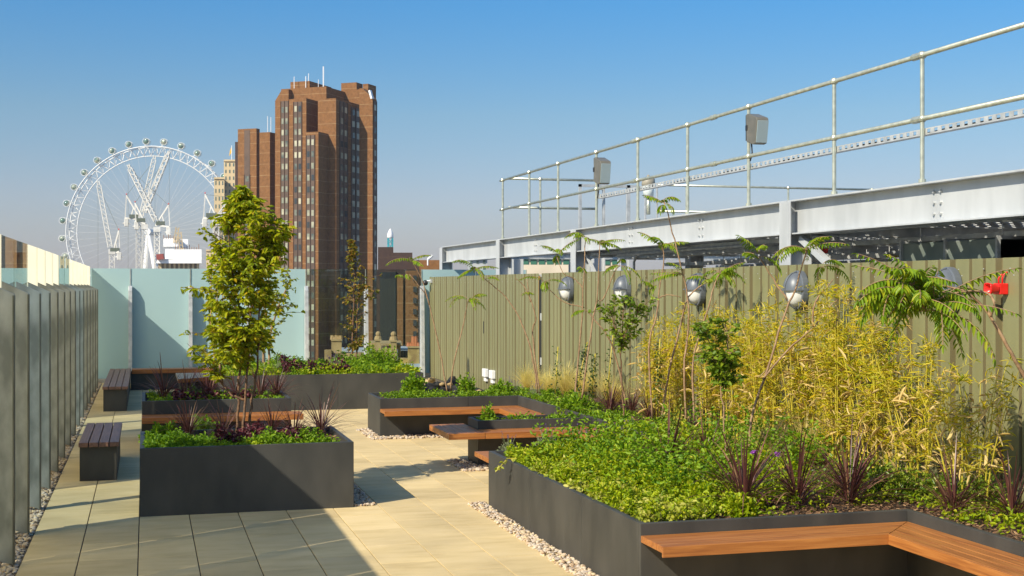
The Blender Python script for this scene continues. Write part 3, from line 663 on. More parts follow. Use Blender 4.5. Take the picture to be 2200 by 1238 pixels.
# floodlights
FL = None
for (y, lb_) in ((22.1*1.022, 'floodlight on the rail post farther away'), (15.98*1.022, 'floodlight high on the nearer rail post')):
    if FL is None:
        FL = thing('floodlight', lb_, 'floodlight', (0, 0, 0), 'floodlights on the guard rail')
        prof = [(.10, -.04, .30), (.10, -.10, .31), (.10, -.40, .22), (.10, -.43, .18), (.10, -.36, -.18), (.10, -.28, -.19), (.10, -.06, -.13)]
        m = MB(); m.extrude([(a-.18, b, c_) for a, b, c_ in prof], (.20, 0, 0)); m.build('housing', noise_mat('floodlight grey', (.16, .15, .12), (.22, .20, .16), 5, .4, .3), FL, bevel=.01)
        m = MB(); m.extrude([(-.07, -.43, .17), (-.07, -.45, .16), (-.07, -.385, -.17), (-.07, -.365, -.17)], (.18, 0, 0)); m.build('glass', plain('floodlight glass', (.35, .42, .42), .08, .3), FL)
        m = MB(); m.box(-.05, .05, -.03, .03, -.1, .3); m.tube([(0, -.07, -.12), (0, -.10, -.3), (0, -.03, -.42)], .012, 6); m.box(-.09, .09, -.10, -.04, .05, .13); m.build('bracket', M['black'], FL)
        f = FL; f.location = (XR, y-.02, 4.42)
    else: f = dup(FL, (XR, y-.02, 4.46), sc=.86)
    f['label'] = lb_
def lantern(label, x, y, z):
    t = thing('roof_light', label, 'roof light', (x, y, z))
    MB().tube([(x, y, z), (x, y, z+.35)], .04, 10).build('pole', M['rail'], t, smooth=True)
    MB().tube([(x, y, z+.34), (x, y, z+.58)], [.10, .12], 14).build('lens', plain('ribbed lens', (.55, .60, .58), .2), t, smooth=True)
    MB().tube([(x, y, z+.57), (x, y, z+.59), (x, y, z+.72), (x, y, z+.76), (x, y, z+.80)], [.12, .14, .13, .04, .02], 14).build('cap', noise_mat('lantern cap', (.25, .23, .18), (.32, .29, .22), 5, .5), t, smooth=True)
p = atd(1393, 448, 26.5); lantern('lantern-like roof light with a grey cap behind the near rail', p.x, p.y, 3.85)
p = atd(1712, 440, 25); lantern('low roof light cap just showing above the beam', p.x, p.y, 3.22)

# ================================================================== BACKGROUND BUILDINGS
E1 = Vector((cos(radians(-36)), sin(radians(-36)), 0)); E2 = Vector((cos(radians(54)), sin(radians(54)), 0))
def hitline(u, P0, D):   # where the vertical plane through pixel column u meets the ground line P0 + s D
    a = ray(u, 616); ax, ay = a[0], a[1]
    den = D.x*ay-D.y*ax; s = (P0.y*ax-P0.x*ay)/den
    return Vector((P0.x+s*D.x, P0.y+s*D.y, 0))
def zof(v, d): return CAM_H+(616-v)*d/FPX
def brick_mat(name, c1, c2, line):
    m, n, b = new_mat(name)
    tc = n.nodes.new('ShaderNodeTexCoord')
    nz = n.nodes.new('ShaderNodeTexNoise'); nz.inputs['Scale'].default_value = 1.4; nz.inputs['Detail'].default_value = 8; nz.inputs['Roughness'].default_value = .75
    cr = n.nodes.new('ShaderNodeValToRGB'); cr.color_ramp.elements[0].position = .35; cr.color_ramp.elements[1].position = .68
    cr.color_ramp.elements[0].color = (*c1, 1); cr.color_ramp.elements[1].color = (*c2, 1)
    sp = n.nodes.new('ShaderNodeSeparateXYZ'); lk(n, tc.outputs['Object'], sp.inputs[0])
    md = n.nodes.new('ShaderNodeMath'); md.operation = 'PINGPONG'; md.inputs[1].default_value = 1.475
    lt = n.nodes.new('ShaderNodeMath'); lt.operation = 'LESS_THAN'; lt.inputs[1].default_value = 0.06
    lk(n, sp.outputs[2], md.inputs[0]); lk(n, md.outputs[0], lt.inputs[0])
    n3 = n.nodes.new('ShaderNodeTexNoise'); n3.inputs['Scale'].default_value = .35
    m3 = n.nodes.new('ShaderNodeMath'); m3.operation = 'MULTIPLY'; lk(n, lt.outputs[0], m3.inputs[0]); lk(n, n3.outputs['Fac'], m3.inputs[1])
    m4 = n.nodes.new('ShaderNodeMath'); m4.operation = 'MULTIPLY'; m4.inputs[1].default_value = 1.0; m4.use_clamp = True; lk(n, m3.outputs[0], m4.inputs[0])
    mx = n.nodes.new('ShaderNodeMixRGB'); mx.inputs[2].default_value = (*line, 1)
    lk(n, tc.outputs['Object'], nz.inputs['Vector']); lk(n, tc.outputs['Object'], n3.inputs['Vector']); lk(n, nz.outputs['Fac'], cr.inputs[0])
    lk(n, m4.outputs[0], mx.inputs[0]); lk(n, cr.outputs[0], mx.inputs[1]); lk(n, mx.outputs[0], b.inputs['Base Color'])
    b.inputs['Roughness'].default_value = .85; b.inputs['Specular IOR Level'].default_value = .25; return m
M['brick'] = brick_mat('brown brick', (0.155, 0.070, 0.024), (0.265, 0.126, 0.046), (.42, .29, .15))
M['brickd'] = brick_mat('dark brown brick', (0.045, 0.028, 0.024), (0.075, 0.045, 0.035), (.09, .06, .045))
M['spandrel'] = noise_mat('brown spandrel panel', (0.075, 0.045, 0.028), (0.11, 0.065, 0.04), .5, .6)
M['wdark'] = plain('dark window glass', (0.035, 0.045, 0.05), .12)
M['wlight'] = noise_mat('window with pale curtain', (0.24, 0.25, 0.18), (0.50, 0.47, 0.33), .23, .3, lo=.42, hi=.58)
M['wmid'] = noise_mat('window with half drawn blind', (0.07, 0.09, 0.08), (0.30, 0.30, 0.22), .31, .25, lo=.40, hi=.6)
tw = thing('tower_block', 'tall brown brick tower with stepped wings, vertical window strips and roof aerials', 'tower', tuple(atd(700, 616, 345))[:2]+(GZ,))
def block(name, uL, uC, uR, vt, d, prof=None, mat=None, zb=GZ):
    C = atd(uC, 616, d); C.z = 0
    A = hitline(uL, C, E1); B = hitline(uR, C, E2); zt = zof(vt, d)
    m = MB()
    if prof is None: m.prism([A, C, B, A+B-C], zb, zt)
    else:
        pts = [(A.x, A.y, zb), (C.x, C.y, zb), (C.x, C.y, zt)]
        for u, v in prof:
            q = hitline(u, C, E1); r = (q.x*ST+q.y*CT); pts.append((q.x, q.y, zof(v, r)))
        m.extrude(pts, B-C)
    m.build(name, mat or M['brick'], tw); return C, A, B, zt
WINS = []
def strip(C, D, N, ua, ub, ztop, z0, ncol, rowz, proud=.06, slot=True):
    """window strip on the face through C along D (normal N toward us) between pixel columns ua, ub"""
    a = hitline(ua, C, D); b = hitline(ub, C, D); n = N*proud
    m = MB(); m.extrude([(a.x, a.y, z0), (b.x, b.y, z0), (b.x, b.y, ztop), (a.x, a.y, ztop)], n)
    if slot: m.build('spandrel_strip', M['spandrel'], tw)
    wd = (b-a)/ncol; z = rowz; L_ = wd.length
    m = MB()
    for k in range(ncol+1):
        p = a+wd*k; m.beam((p.x+n.x*1.5, p.y+n.y*1.5, z0), (p.x+n.x*1.5, p.y+n.y*1.5, ztop), .16, .16)
    m.build('mullion', M['brickd'], tw)
    while z > z0+1:
        for k in range(ncol):
            p = a+wd*(k+.24)+n*1.02; q = a+wd*(k+.80)+n*1.02
            WINS.append(([(p.x, p.y, z-1.45), (q.x, q.y, z-1.45), (q.x, q.y, z), (p.x, p.y, z)], N*.05))
        z -= 2.95
N1 = Vector((-sin(radians(36))*1, -cos(radians(36)), 0)); N1 = Vector((E1.y, -E1.x, 0)); N2 = Vector((E2.y, -E2.x, 0))
if N1.y > 0: N1 = -N1
# (names: main core, penthouses, stepped bays)
C1, *_ = block('core', 604, 701, 752, 186, 341)
block('penthouse', 624, 665, 712, 174, 346, zb=20)
block('penthouse', 733, 766, 779, 177, 352, zb=20)
block('penthouse', 779.5, 791, 808, 180, 350, zb=20)
C2, *_ = block('bay', 591, 620, 628, 192, 343, prof=[(606, 192), (591, 217)])
strip(C2, E1, N1, 603.5, 619.8, zof(217, 343), GZ, 2, zof(230, 343))
block('pilaster', 621, 631, 636, 213, 340)
C3, *_ = block('bay', 630, 658, 683, 211, 336)
strip(C3, E1, N1, 631, 648.6, zof(218, 336), GZ, 2, zof(227, 336))
C4, *_ = block('bay', 657.5, 684, 710, 283, 329)
strip(C4, E1, N1, 658, 676.5, zof(290, 329), GZ, 2, zof(299, 329))
C5, *_ = block('bay', 683, 722, 777, 211, 333)
strip(C5, E2, N2, 729.5, 746.5, zof(216, 334), GZ, 2, zof(228, 335))
strip(C5, E2, N2, 754, 773, zof(224, 336), GZ, 2, zof(231, 337))
block('link', 735, 775, 795, 192, 349)
C6, A6, B6, z6 = block('bay', 772, 800.5, 809.5, 212, 340, prof=[(797, 208), (779, 190), (772, 190)])
strip(C6, E2, N2, 802, 809, zof(216, 340), GZ, 1, zof(224, 340))
m = MB(); p = hitline(796, C6, E1)+N1*.3; q = hitline(801, C6, E1)+N1*.3
m.beam((p.x, p.y, zof(196, 341)), (q.x, q.y, zof(213, 340)), 1.1, .5); m.build('roof_glazing', M['white'], tw)
# left wing
CW, *_ = block('wing', 511, 551, 558, 276, 352)
m = MB(); a = hitline(525, CW, E1); b = hitline(537, CW, E1); m.extrude([(a.x, a.y, zof(375, 352)), (b.x, b.y, zof(375, 352)), (b.x, b.y, zof(279, 352)), (a.x, a.y, zof(279, 352))], N1*.08); m.build('spandrel_strip', M['spandrel'], tw)
strip(CW, E1, N1, 525, 537, zof(375, 352), GZ, 1, zof(378, 352))
block('wing', 557.5, 580, 592, 284, 348)
block('wing', 505, 511.2, 514, 305, 356, mat=M['brickd'])
m = MB(); m.box(C1.x-8, C1.x-7.9, C1.y+6, C1.y+6.1, 50, 51)
# aerials
m = MB()
for (u, v0, v1, d, r_) in ((695, 184, 143, 348, .18), (663, 174, 158, 347, .1), (632, 187, 165, 346, .1), (657, 185, 164, 346, .12), (684, 180, 171, 346, .08), (575, 276, 250, 352, .09), (582, 276, 252, 352, .09)):
    p = atd(u, 616, d); m.tube([(p.x, p.y, zof(v0, d)-1), (p.x, p.y, zof(v1, d))], r_, 5)
m.build('aerial', M['white'], tw)
WINS.sort(key=lambda w_: -w_[0][0][2])
rnd = random.Random(5)
rest = {'wdark': MB(), 'wlight': MB(), 'wmid': MB()}
for i, (pts, dv) in enumerate(WINS):
    k = rnd.choice(['wdark', 'wlight', 'wmid', 'wmid', 'wlight'])
    if i < 98: m = MB(); m.extrude(pts, dv); m.build('window', M[k], tw)
    else: rest[k].extrude(pts, dv)
allm = MB()
for k in rest:
    o = rest[k].build('window', M[k], tw); tag(o, kind='stuff')

# low dark brick building and its roof unit
def simple_building(name, label, cat, spec, d, mat, zb=GZ, **kw):
    t = thing(name, label, cat, tuple(atd(spec[0][0], 616, d))[:2]+(zb,))
    for (ua, ub, vt, dd, dep) in spec:
        a = atd(ua, 616, dd); b = atd(ub, 616, dd); n = Vector((a.x, a.y, 0)).normalized()*dep
        MB().prism([(a.x, a.y), (b.x, b.y), (b.x+n.x, b.y+n.y), (a.x+n.x, a.y+n.y)], zb, zof(vt, dd)).build('wall', mat, t)
    return t
lowb = simple_building('office_block', 'low dark brown brick building to the right of the tower', 'building', [(812, 845, 531, 262, 14), (836, 886, 543, 256, 20), (884, 946, 559, 252, 18), (809, 850, 580, 250, 10)], 256, M['brickd'])
for (ua, ub, vt, d) in ((853, 866, 590, 240), (871, 898, 582, 240), (901, 947, 559, 249)):
    a = atd(ua, 616, d); b = atd(ub, 616, d); n = Vector((a.x, a.y, 0)).normalized()*8
    MB().prism([(a.x, a.y), (b.x, b.y), (b.x+n.x, b.y+n.y), (a.x+n.x, a.y+n.y)], GZ, zof(vt, d)).build('brick_bay', M['brick'], lowb)
m = MB()
for k in range(9):
    v = 592+k*24
    for (ua, ub) in ((888, 895),):
        a = atd(ua, v, 239.5); b = atd(ub, v+12, 239.5); m.extrude([(a.x, a.y, b.z), (b.x, b.y, b.z), (b.x, b.y, a.z), (a.x, a.y, a.z)], (0, .3, 0))
m.build('window', M['wdark'], lowb)
m = MB()
for k in range(14):
    a = atd(818+k*2.4, 590, 249); m.beam((a.x, a.y, GZ), (a.x, a.y, zof(585, 249)), .15, .3)
m.build('glazing_bar', M['wdark'], lowb)
p = atd(919, 559, 246); m = MB(); m.tube([(p.x, p.y, p.z-1), (p.x, p.y, p.z+.2)], .15, 6); m.tube([(p.x, p.y, p.z+.1), (p.x+.9, p.y, p.z+.8)], .25, 8); sd_ = thing('satellite_dish', 'white roof fitting on the low dark brick building', 'dish', tuple(p)); m.build('dish', M['white'], sd_)

# fairground drop tower top
p = atd(838.5, 540, 700)
ft = thing('ride_mast', 'thin turquoise lattice mast with a white pointed top beyond the dark building', 'mast', (p.x, p.y, GZ))
Mc = plain('turquoise paint', (.02, .36, .42), .5)
def lattice(m, a, b, w, r=.15, step=None, up=(0, 0, 1)):
    a = Vector(a); b = Vector(b); d = (b-a); L_ = d.length; d.normalize(); up = Vector(up)
    if abs(d.dot(up)) > .95: up = Vector((0, 1, 0))
    x = d.cross(up).normalized()*w/2; y = x.cross(d).normalized()*w/2
    cs = [x+y, x-y, -x-y, -x+y]
    for c in cs: m.beam(a+c, b+c, r, r)
    n = max(2, int(L_/(step or w*1.1)))
    for i in range(n):
        p0 = a+d*(L_*i/n); p1 = a+d*(L_*(i+1)/n)
        for k in range(4):
            q0, q1 = (cs[k], cs[(k+1) % 4]) if i % 2 == 0 else (cs[(k+1) % 4], cs[k])
            m.beam(p0+q0, p1+q1, r*.7, r*.7)
m = MB(); lattice(m, (p.x, p.y, GZ), (p.x, p.y, zof(512, 700)), 2.3, .45, 3.0); m.build('lattice', Mc, ft)
m = MB(); z0 = zof(512, 700); m.tube([(p.x, p.y, z0+h) for h in (0, .6, 2, 3.6, 4.6, 5.2)], [1.5, 1.7, 1.65, 1.1, .5, .05], 12); m.build('cap', M['white'], ft, smooth=True)

# beige stone buildings left of the tower
M['stone'] = noise_mat('pale stone', (0.52, 0.40, 0.22), (0.62, 0.48, 0.28), .2, .85)
Mg = plain('green grey window', (.10, .14, .12), .3)
def grid_building(label, ua, ub, vt, vb_, d, cols, rows, mat, wmat, name='stone_building', dep=25, wfrac=(.35, .5), parapet=True, side=None):
    a = atd(ua, 616, d); b = atd(ub, 616, d); n = Vector((a.x, a.y, 0)).normalized()
    t = thing(name, label, 'building', (a.x, a.y, GZ)); zt = zof(vt, d)
    MB().prism([(a.x, a.y), (b.x, b.y), (b.x+n.x*dep, b.y+n.y*dep), (a.x+n.x*dep, a.y+n.y*dep)], GZ, zt).build('wall', mat, t)
    if parapet:
        dv = (b-a)*.01
        MB().prism([(a.x-dv.x-n.x*.6, a.y-dv.y-n.y*.6), (b.x+dv.x-n.x*.6, b.y+dv.y-n.y*.6), (b.x+n.x*dep, b.y+n.y*dep), (a.x+n.x*dep, a.y+n.y*dep)], zt, zt+.8).build('cornice', mat, t)
    z0 = zof(vb_, d); H_ = (zt-z0)/rows; Wc = (b-a)/cols; cnt = 0
    for r_ in range(rows):
        for c_ in range(cols):
            p0 = a+Wc*(c_+.5-wfrac[0]/2); p1 = a+Wc*(c_+.5+wfrac[0]/2); zz = zt-H_*(r_+.75); zh = H_*wfrac[1]
            m = MB(); m.extrude([(p0.x, p0.y, zz), (p1.x, p1.y, zz), (p1.x, p1.y, zz+zh), (p0.x, p0.y, zz+zh)], -n*.08)
            m.build('window', wmat, t); cnt += 1
    return t
grid_building('tall pale stone tower block beside the brown tower', 481, 506, 347, 620, 610, 3, 19, M['stone'], Mg)
grid_building('lower pale stone wing left of the taller stone tower', 460, 482, 385, 620, 600, 3, 14, M['stone'], Mg, dep=20)
grid_building('pale stone base block behind the leafy tree', 443, 482, 540, 640, 596, 5, 4, M['stone'], Mg, dep=15)
p = atd(498, 347, 620); fl = thing('flag', 'small yellow flag on a pole above the pale stone tower', 'flag', tuple(p))
MB().tube([(p.x, p.y, p.z), (p.x, p.y, p.z+7.5)], .2, 6).build('pole', M['white'], fl)
q = Vector((CT, -ST, 0)); m = MB(); m.extrude([(p.x, p.y, p.z+7.2), (p.x, p.y, p.z+4.5), (p.x-q.x*1.3, p.y-q.y*1.3, p.z+2.4), (p.x-q.x*.9, p.y-q.y*.9, p.z+5)], (.05, .05, 0)); m.build('cloth', plain('yellow cloth', (.75, .42, .03), .8), fl)

# white clad building under construction
wb = thing('white_building', 'white clad building under construction in front of the wheel', 'building', tuple(atd(385, 616, 540))[:2]+(GZ,))
for (ua, ub, vt, vb_, d, dep, mt) in ((351, 386, 512, 530, 546, 12, 'white'), (386, 404, 514, 532, 552, 10, 'white'), (355, 372, 535, 556, 541, 14, 'white'), (372, 433, 536, 557, 536, 22, 'white'), (337, 433, 557, 566, 534, 24, 'white')):
    a = atd(ua, 616, d); b = atd(ub, 616, d); n = Vector((a.x, a.y, 0)).normalized()*dep
    MB().prism([(a.x, a.y), (b.x, b.y), (b.x+n.x, b.y+n.y), (a.x+n.x, a.y+n.y)], zof(vb_, d), zof(vt, d)).build('cladding', M['white'], wb)
a = atd(340, 616, 537); b = atd(428, 616, 537); n = Vector((a.x, a.y, 0)).normalized()*20
MB().prism([(a.x, a.y), (b.x, b.y), (b.x+n.x, b.y+n.y), (a.x+n.x, a.y+n.y)], GZ, zof(566, 536)).build('lower_storey', noise_mat('open storeys', (.14, .11, .08), (.36, .28, .18), .25, .8, stretch=(1, 1, .3)), wb)
m = MB()
for k in range(9): p = atd(345+k*10, 566, 536.5); m.beam((p.x, p.y, GZ), (p.x, p.y, zof(566, 536)), .8, .8)
m.build('column', M['stone'], wb)
m = MB()
for k in range(16): p = atd(352+k*5, 536 if k > 4 else 512, 540); m.beam((p.x, p.y, p.z-.3), (p.x, p.y, p.z+rnd.uniform(.6, 2.2)), .25, .25)
m.build('scaffold_post', plain('rusty scaffold', (.30, .16, .09), .7), wb)
m = MB(); p = atd(376, 512, 545); lattice(m, (p.x, p.y, p.z-2), (p.x+1.0, p.y, p.z+4.5), 1.3, .3); p = atd(391, 536, 538); lattice(m, (p.x, p.y, p.z-2), (p.x-1, p.y, p.z+7), 1.3, .3); m.build('hoist_mast', M['stone'], wb)
m = MB(); a = atd(337, 557, 533); m.beam((a.x, a.y, a.z+.8), tuple(atd(352, 551, 533)), 1.6, 2.2); m.build('debris_screen', plain('dark red sheeting', (.25, .05, .04), .8), wb)

# ---- big wheel
WC_ = Vector((4.71, 960.5, 40.6)); PH = -.2957; EW = Vector((cos(PH), sin(PH), 0)); NW = Vector((-sin(PH), cos(PH), 0)); RW = 64.0; A0 = 3.4057
fw = thing('observation_wheel', 'giant white observation wheel with glass capsules on the horizon', 'observation wheel', (WC_.x, WC_.y, GZ))
Mw = noise_mat('white painted steel', (.70, .70, .68), (.80, .80, .78), 1, .5)
def wp(r, a, off=0): return WC_+EW*(r*cos(a))+Vector((0, 0, r*sin(a)))+NW*off
NS = 96; RO = 60.2; RI = 53.6
m = MB()
for off in (-3.4, 3.4): m.tube([wp(RO, 2*pi*i/NS, off) for i in range(NS+1)], .42, 5, caps=False)
m.tube([wp(RI, 2*pi*i/NS) for i in range(NS+1)], .38, 5, caps=False); m.build('rim', Mw, fw, smooth=True)
m = MB()
for i in range(64):
    a = A0+2*pi*i/64; a2 = A0+2*pi*(i+.5)/64
    for off in (-3.4, 3.4):
        m.beam(wp(RO, a, off), wp(RI, a2), .34, .34); m.beam(wp(RO, a+2*pi/64, off), wp(RI, a2), .34, .34)
    m.beam(wp(RO, a, -3.4), wp(RO, a, 3.4), .3, .3)
m.build('bracing', Mw, fw)
m = MB()
for i in range(64):
    a = 2*pi*i/64; m.beam(WC_+NW*(5 if i % 2 else -5), wp(RI, a), .10, .10)
tag(m.build('spoke_cable', plain('cable', (.55, .56, .56), .5), fw), kind='stuff')
m = MB(); m.tube([WC_-NW*12, WC_+NW*14], 2.2, 14); m.build('hub', Mw, fw)
hubt = WC_-NW*11
m = MB()
for (u, v) in ((306, 640), (366, 640)):
    e_ = atd(u, v, 925); e_.z = GZ
    m.tube([hubt, hubt.lerp(e_, .35), e_], [1.2, 2.3, 1.2], 10)
m.build('support_leg', Mw, fw, smooth=True)
Mcap = noise_mat('capsule glass', (.16, .26, .20), (.50, .52, .38), .35, .08, .4, lo=.45, hi=.55)
for i in range(32):
    a = A0-2*pi*i/32; c = wp(RW, a)
    if c.z < -8: continue
    m = MB(); m.ball(tuple(c), 2.3, 2.7, 2.15, 12, 8); cap = m.build('capsule', Mcap, fw, smooth=True)
    m = MB()
    for o_ in (-1.6, 1.6): m.tube([c+NW*o_+EW*(2.35*cos(t))+Vector((0, 0, 2.25*sin(t))) for t in np.linspace(0, 2*pi, 16)], .16, 4, caps=False)
    m.beam(c, wp(RO, a-.03), .4, .4); m.beam(c, wp(RO, a+.03), .4, .4)
    r_ = m.build('mounting_ring', Mw, cap)

# ---- tower cranes
Mk = noise_mat('crane white', (.62, .60, .54), (.76, .74, .68), .5, .6)
Mk2 = plain('crane machinery', (.12, .14, .10), .6)
def cz(x, y): return 0+x/3.258, 260+y/3.258
def crane(label, d, mast, jib, ctr, apex, extra=()):
    def w_(x, y): return atd(*cz(x, y), d)
    base = w_(*mast[0]); t = thing('tower_crane', label, 'crane', (base.x, base.y, GZ), 'tower cranes in front of the wheel')
    top = w_(*mast[1]); base.z = GZ; base.x, base.y = top.x, top.y
    m = MB(); lattice(m, base, top, 2.1, .34); m.build('mast', Mk, t)
    m = MB(); j0, j1 = w_(*jib[0]), w_(*jib[1]); q = j0.lerp(j1, .93); lattice(m, j0, q, 1.7, .30); lattice(m, q, j1, .9, .26); m.build('jib', Mk, t)
    m = MB(); c0, c1, ap = w_(*ctr[0]), w_(*ctr[1]), w_(*apex)
    m.beam(c0, c1, 1.6, .7); m.beam(c1, ap, .45, .45); m.beam(c0, ap, .6, .6); m.beam(c1.lerp(c0, .35), c0.lerp(ap, .5), .4, .4); m.build('a_frame', Mk, t)
    m = MB(); k = c1.lerp(c0, .08); m.box(k.x-.9, k.x+.9, k.y-1, k.y+1, k.z-3.6, k.z-.2); m.box(k.x-1.5, k.x+1.5, k.y-.8, k.y+.8, k.z-2.6, k.z-2.0); m.build('counterweight', Mk, t, bevel=.2)
    k = c0.lerp(c1, .4); m = MB(); m.box(k.x-2.2, k.x+1.5, k.y-1, k.y+1, k.z+.4, k.z+1.9); m.build('machinery', Mk2, t)
    m = MB(); m.box(top.x-1.4, top.x+1.4, top.y-1.4, top.y+1.4, top.z-.5, top.z+1.6); m.build('slew_ring', Mk, t)
    m = MB(); m.beam(ap, j0.lerp(j1, .9), .12, .12); m.beam(j1, (j1.x, j1.y, j1.z-rnd.uniform(60, 90)), .09, .09); m.build('cable', Mk2, t)
    m = MB(); m.ball(tuple(ap+Vector((0, 0, .6))), .3, n=6, m=4); m.build('warning_light', plain('red lamp', (.8, .08, .05), .4), t)
crane('leftmost white tower crane with its jib leaning steeply left', 560, ((783, 1035), (783, 925)), ((772, 885), (686, 420)), ((790, 925), (838, 915)), (832, 768))
crane('white tower crane on the left mast of the close pair', 575, ((970, 1035), (970, 730)), ((985, 680), (1085, 240)), ((985, 690), (876, 680)), (885, 522))
crane('white tower crane with the longest jib crossing the others and reaching the rim', 565, ((1012, 1035), (1012, 750)), ((1010, 640), (1185, 212)), ((1020, 720), (950, 700)), (945, 575))
crane('white tower crane with its jib leaning up to the left', 555, ((1100, 1035), (1098, 770)), ((1092, 700), (897, 305)), ((1090, 730), (1188, 742)), (1180, 590))
crane('rightmost white tower crane partly behind the pale stone building', 520, ((1512, 1035), (1512, 720)), ((1520, 690), (1640, 520)), ((1520, 680), (1425, 680)), (1436, 515))

# ---- stone roofs with chimneys just beyond the far glass
M['oldstone'] = noise_mat('old yellow stone', (0.28, 0.19, 0.08), (0.46, 0.33, 0.15), 1.6, .9, bump=.5, detail=8)
M['oldstone2'] = noise_mat('lichen stone', (0.30, 0.19, 0.07), (0.56, 0.42, 0.14), 2.5, .9, bump=.5, detail=8)
DC = 62
rb = thing('stone_roof', 'old yellow stone parapets and roof terrace just beyond the clear glass', 'building', tuple(atd(800, 616, DC))[:2]+(GZ,))
def sbox(par, name, ua, ub, vt, d, dep, mat, vb_=None):
    a = atd(ua, 616, d); b = atd(ub, 616, d); n = Vector((a.x, a.y, 0)).normalized()*dep
    return MB().prism([(a.x, a.y), (b.x, b.y), (b.x+n.x, b.y+n.y), (a.x+n.x, a.y+n.y)], zof(vb_, d) if vb_ else GZ, zof(vt, d)).build(name, mat, par)
sbox(rb, 'parapet', 700, 830, 759, 60, 1.0, M['oldstone']); sbox(rb, 'parapet', 697, 712, 753, 59.5, .8, M['oldstone'])
sbox(rb, 'lead_roof', 730, 800, 753, 62, 3, M['galvbeam']); sbox(rb, 'parapet', 795, 812, 737, 64, 3, M['oldstone'])
sbox(rb, 'stair_block', 820, 861, 743, 58, 3.4, M['oldstone']); sbox(rb, 'coping', 817, 864, 739, 57.9, 3.6, M['oldstone'], 743)
sbox(rb, 'lead_roof', 858, 892, 750, 61, 3, M['galvbeam']); sbox(rb, 'parapet', 860, 905, 771, 57, .8, M['oldstone2']); sbox(rb, 'glazing', 860, 876, 754, 59, 1, M['wdark'], 771)
sbox(rb, 'ledge', 860, 915, 786, 44, 1.2, M['galvbeam'])
a = atd(838.5, 751, 57.8); b = atd(853.5, 779, 57.8)
m = MB()
for x in (a, b): m.beam((x.x, x.y, b.z), (x.x, x.y, a.z), .05, .05)
for k in range(6): z = b.z+(a.z-b.z)*k/5; m.beam((a.x, a.y, z), (b.x, b.y, z), .04, .04)
m.build('ladder_window', M['white'], rb)
sbox(rb, 'glazing', 838.5, 853.5, 751, 57.85, .02, M['wdark'], 779)
for (u0, u1, vt, d, npot, lb_, mt) in ((712, 734, 733, 60, 5, 'wide stone chimney stack with five small pots left of the slim tree', 'oldstone'), (806, 819, 733, 63, 1, 'narrow stone chimney with a domed pot right of the slim tree', 'oldstone'), (839, 852, 735, 57.7, 1, 'squat chimney with a round pot on the stair block', 'oldstone'), (876, 901, 748, 56, 5, 'lichen covered chimney stack with orange pots beside the wall', 'oldstone2')):
    ch = thing('chimney', lb_, 'chimney', tuple(atd(u0, 616, d))[:2]+(-6,), 'chimneys on the old stone roofs')
    sbox(ch, 'stack', u0, u1, vt, d, 1.0, M[mt], 800); sbox(ch, 'coping', u0-.8, u1+.8, vt-3, d-.05, 1.15, M['oldstone'], vt)
    for k in range(npot):
        p = atd(u0+(u1-u0)*(k+.5)/npot, vt-3, d+.5); h = rnd.uniform(.12, .2) if npot > 1 else .16
        if mt == 'oldstone2' and k in (2, 3): h = .42
        m = MB(); m.tube([p, p+Vector((0, 0, h)), p+Vector((0, 0, h+.03))], [.11 if npot > 1 else .2, .09 if npot > 1 else .16, .1], 10)
        if npot == 1: m.ball(tuple(p+Vector((0, 0, .28))), .13, n=8, m=5)
        m.build('pot', plain('terracotta', (.50, .17, .07) if mt == 'oldstone2' else (.42, .28, .13), .8), ch)
# pale buildings seen beneath the steel deck
Mcream = noise_mat('cream render', (.55, .47, .35), (.66, .57, .43), .5, .8)
grid_building('cream building with green windows seen below the steel beams', 1085, 1330, 545, 640, 95, 14, 3, Mcream, plain('green glass', (.05, .16, .11), .2), name='cream_building', dep=10, wfrac=(.72, .6))
sbox(thing('cream_building', 'low cream parapet wall seen below the steel beams', 'wall', tuple(atd(1090, 616, 80))[:2]+(GZ,)), 'parapet', 1082, 1232, 569, 80, 3, Mcream)
grid_building('small grey blue office block between the steel columns', 1005, 1047, 553, 640, 140, 3, 5, noise_mat('grey render', (.30, .33, .34), (.42, .44, .44), .5, .8), Mg, name='office_block', dep=12)
grid_building('added brown block standing in for the tower reflection at the far left', 30, 80, 548, 640, 420, 4, 4, M['brick'], M['wdark'], name='office_block', dep=12)  # block added in place of the brown tower mirrored in the glass

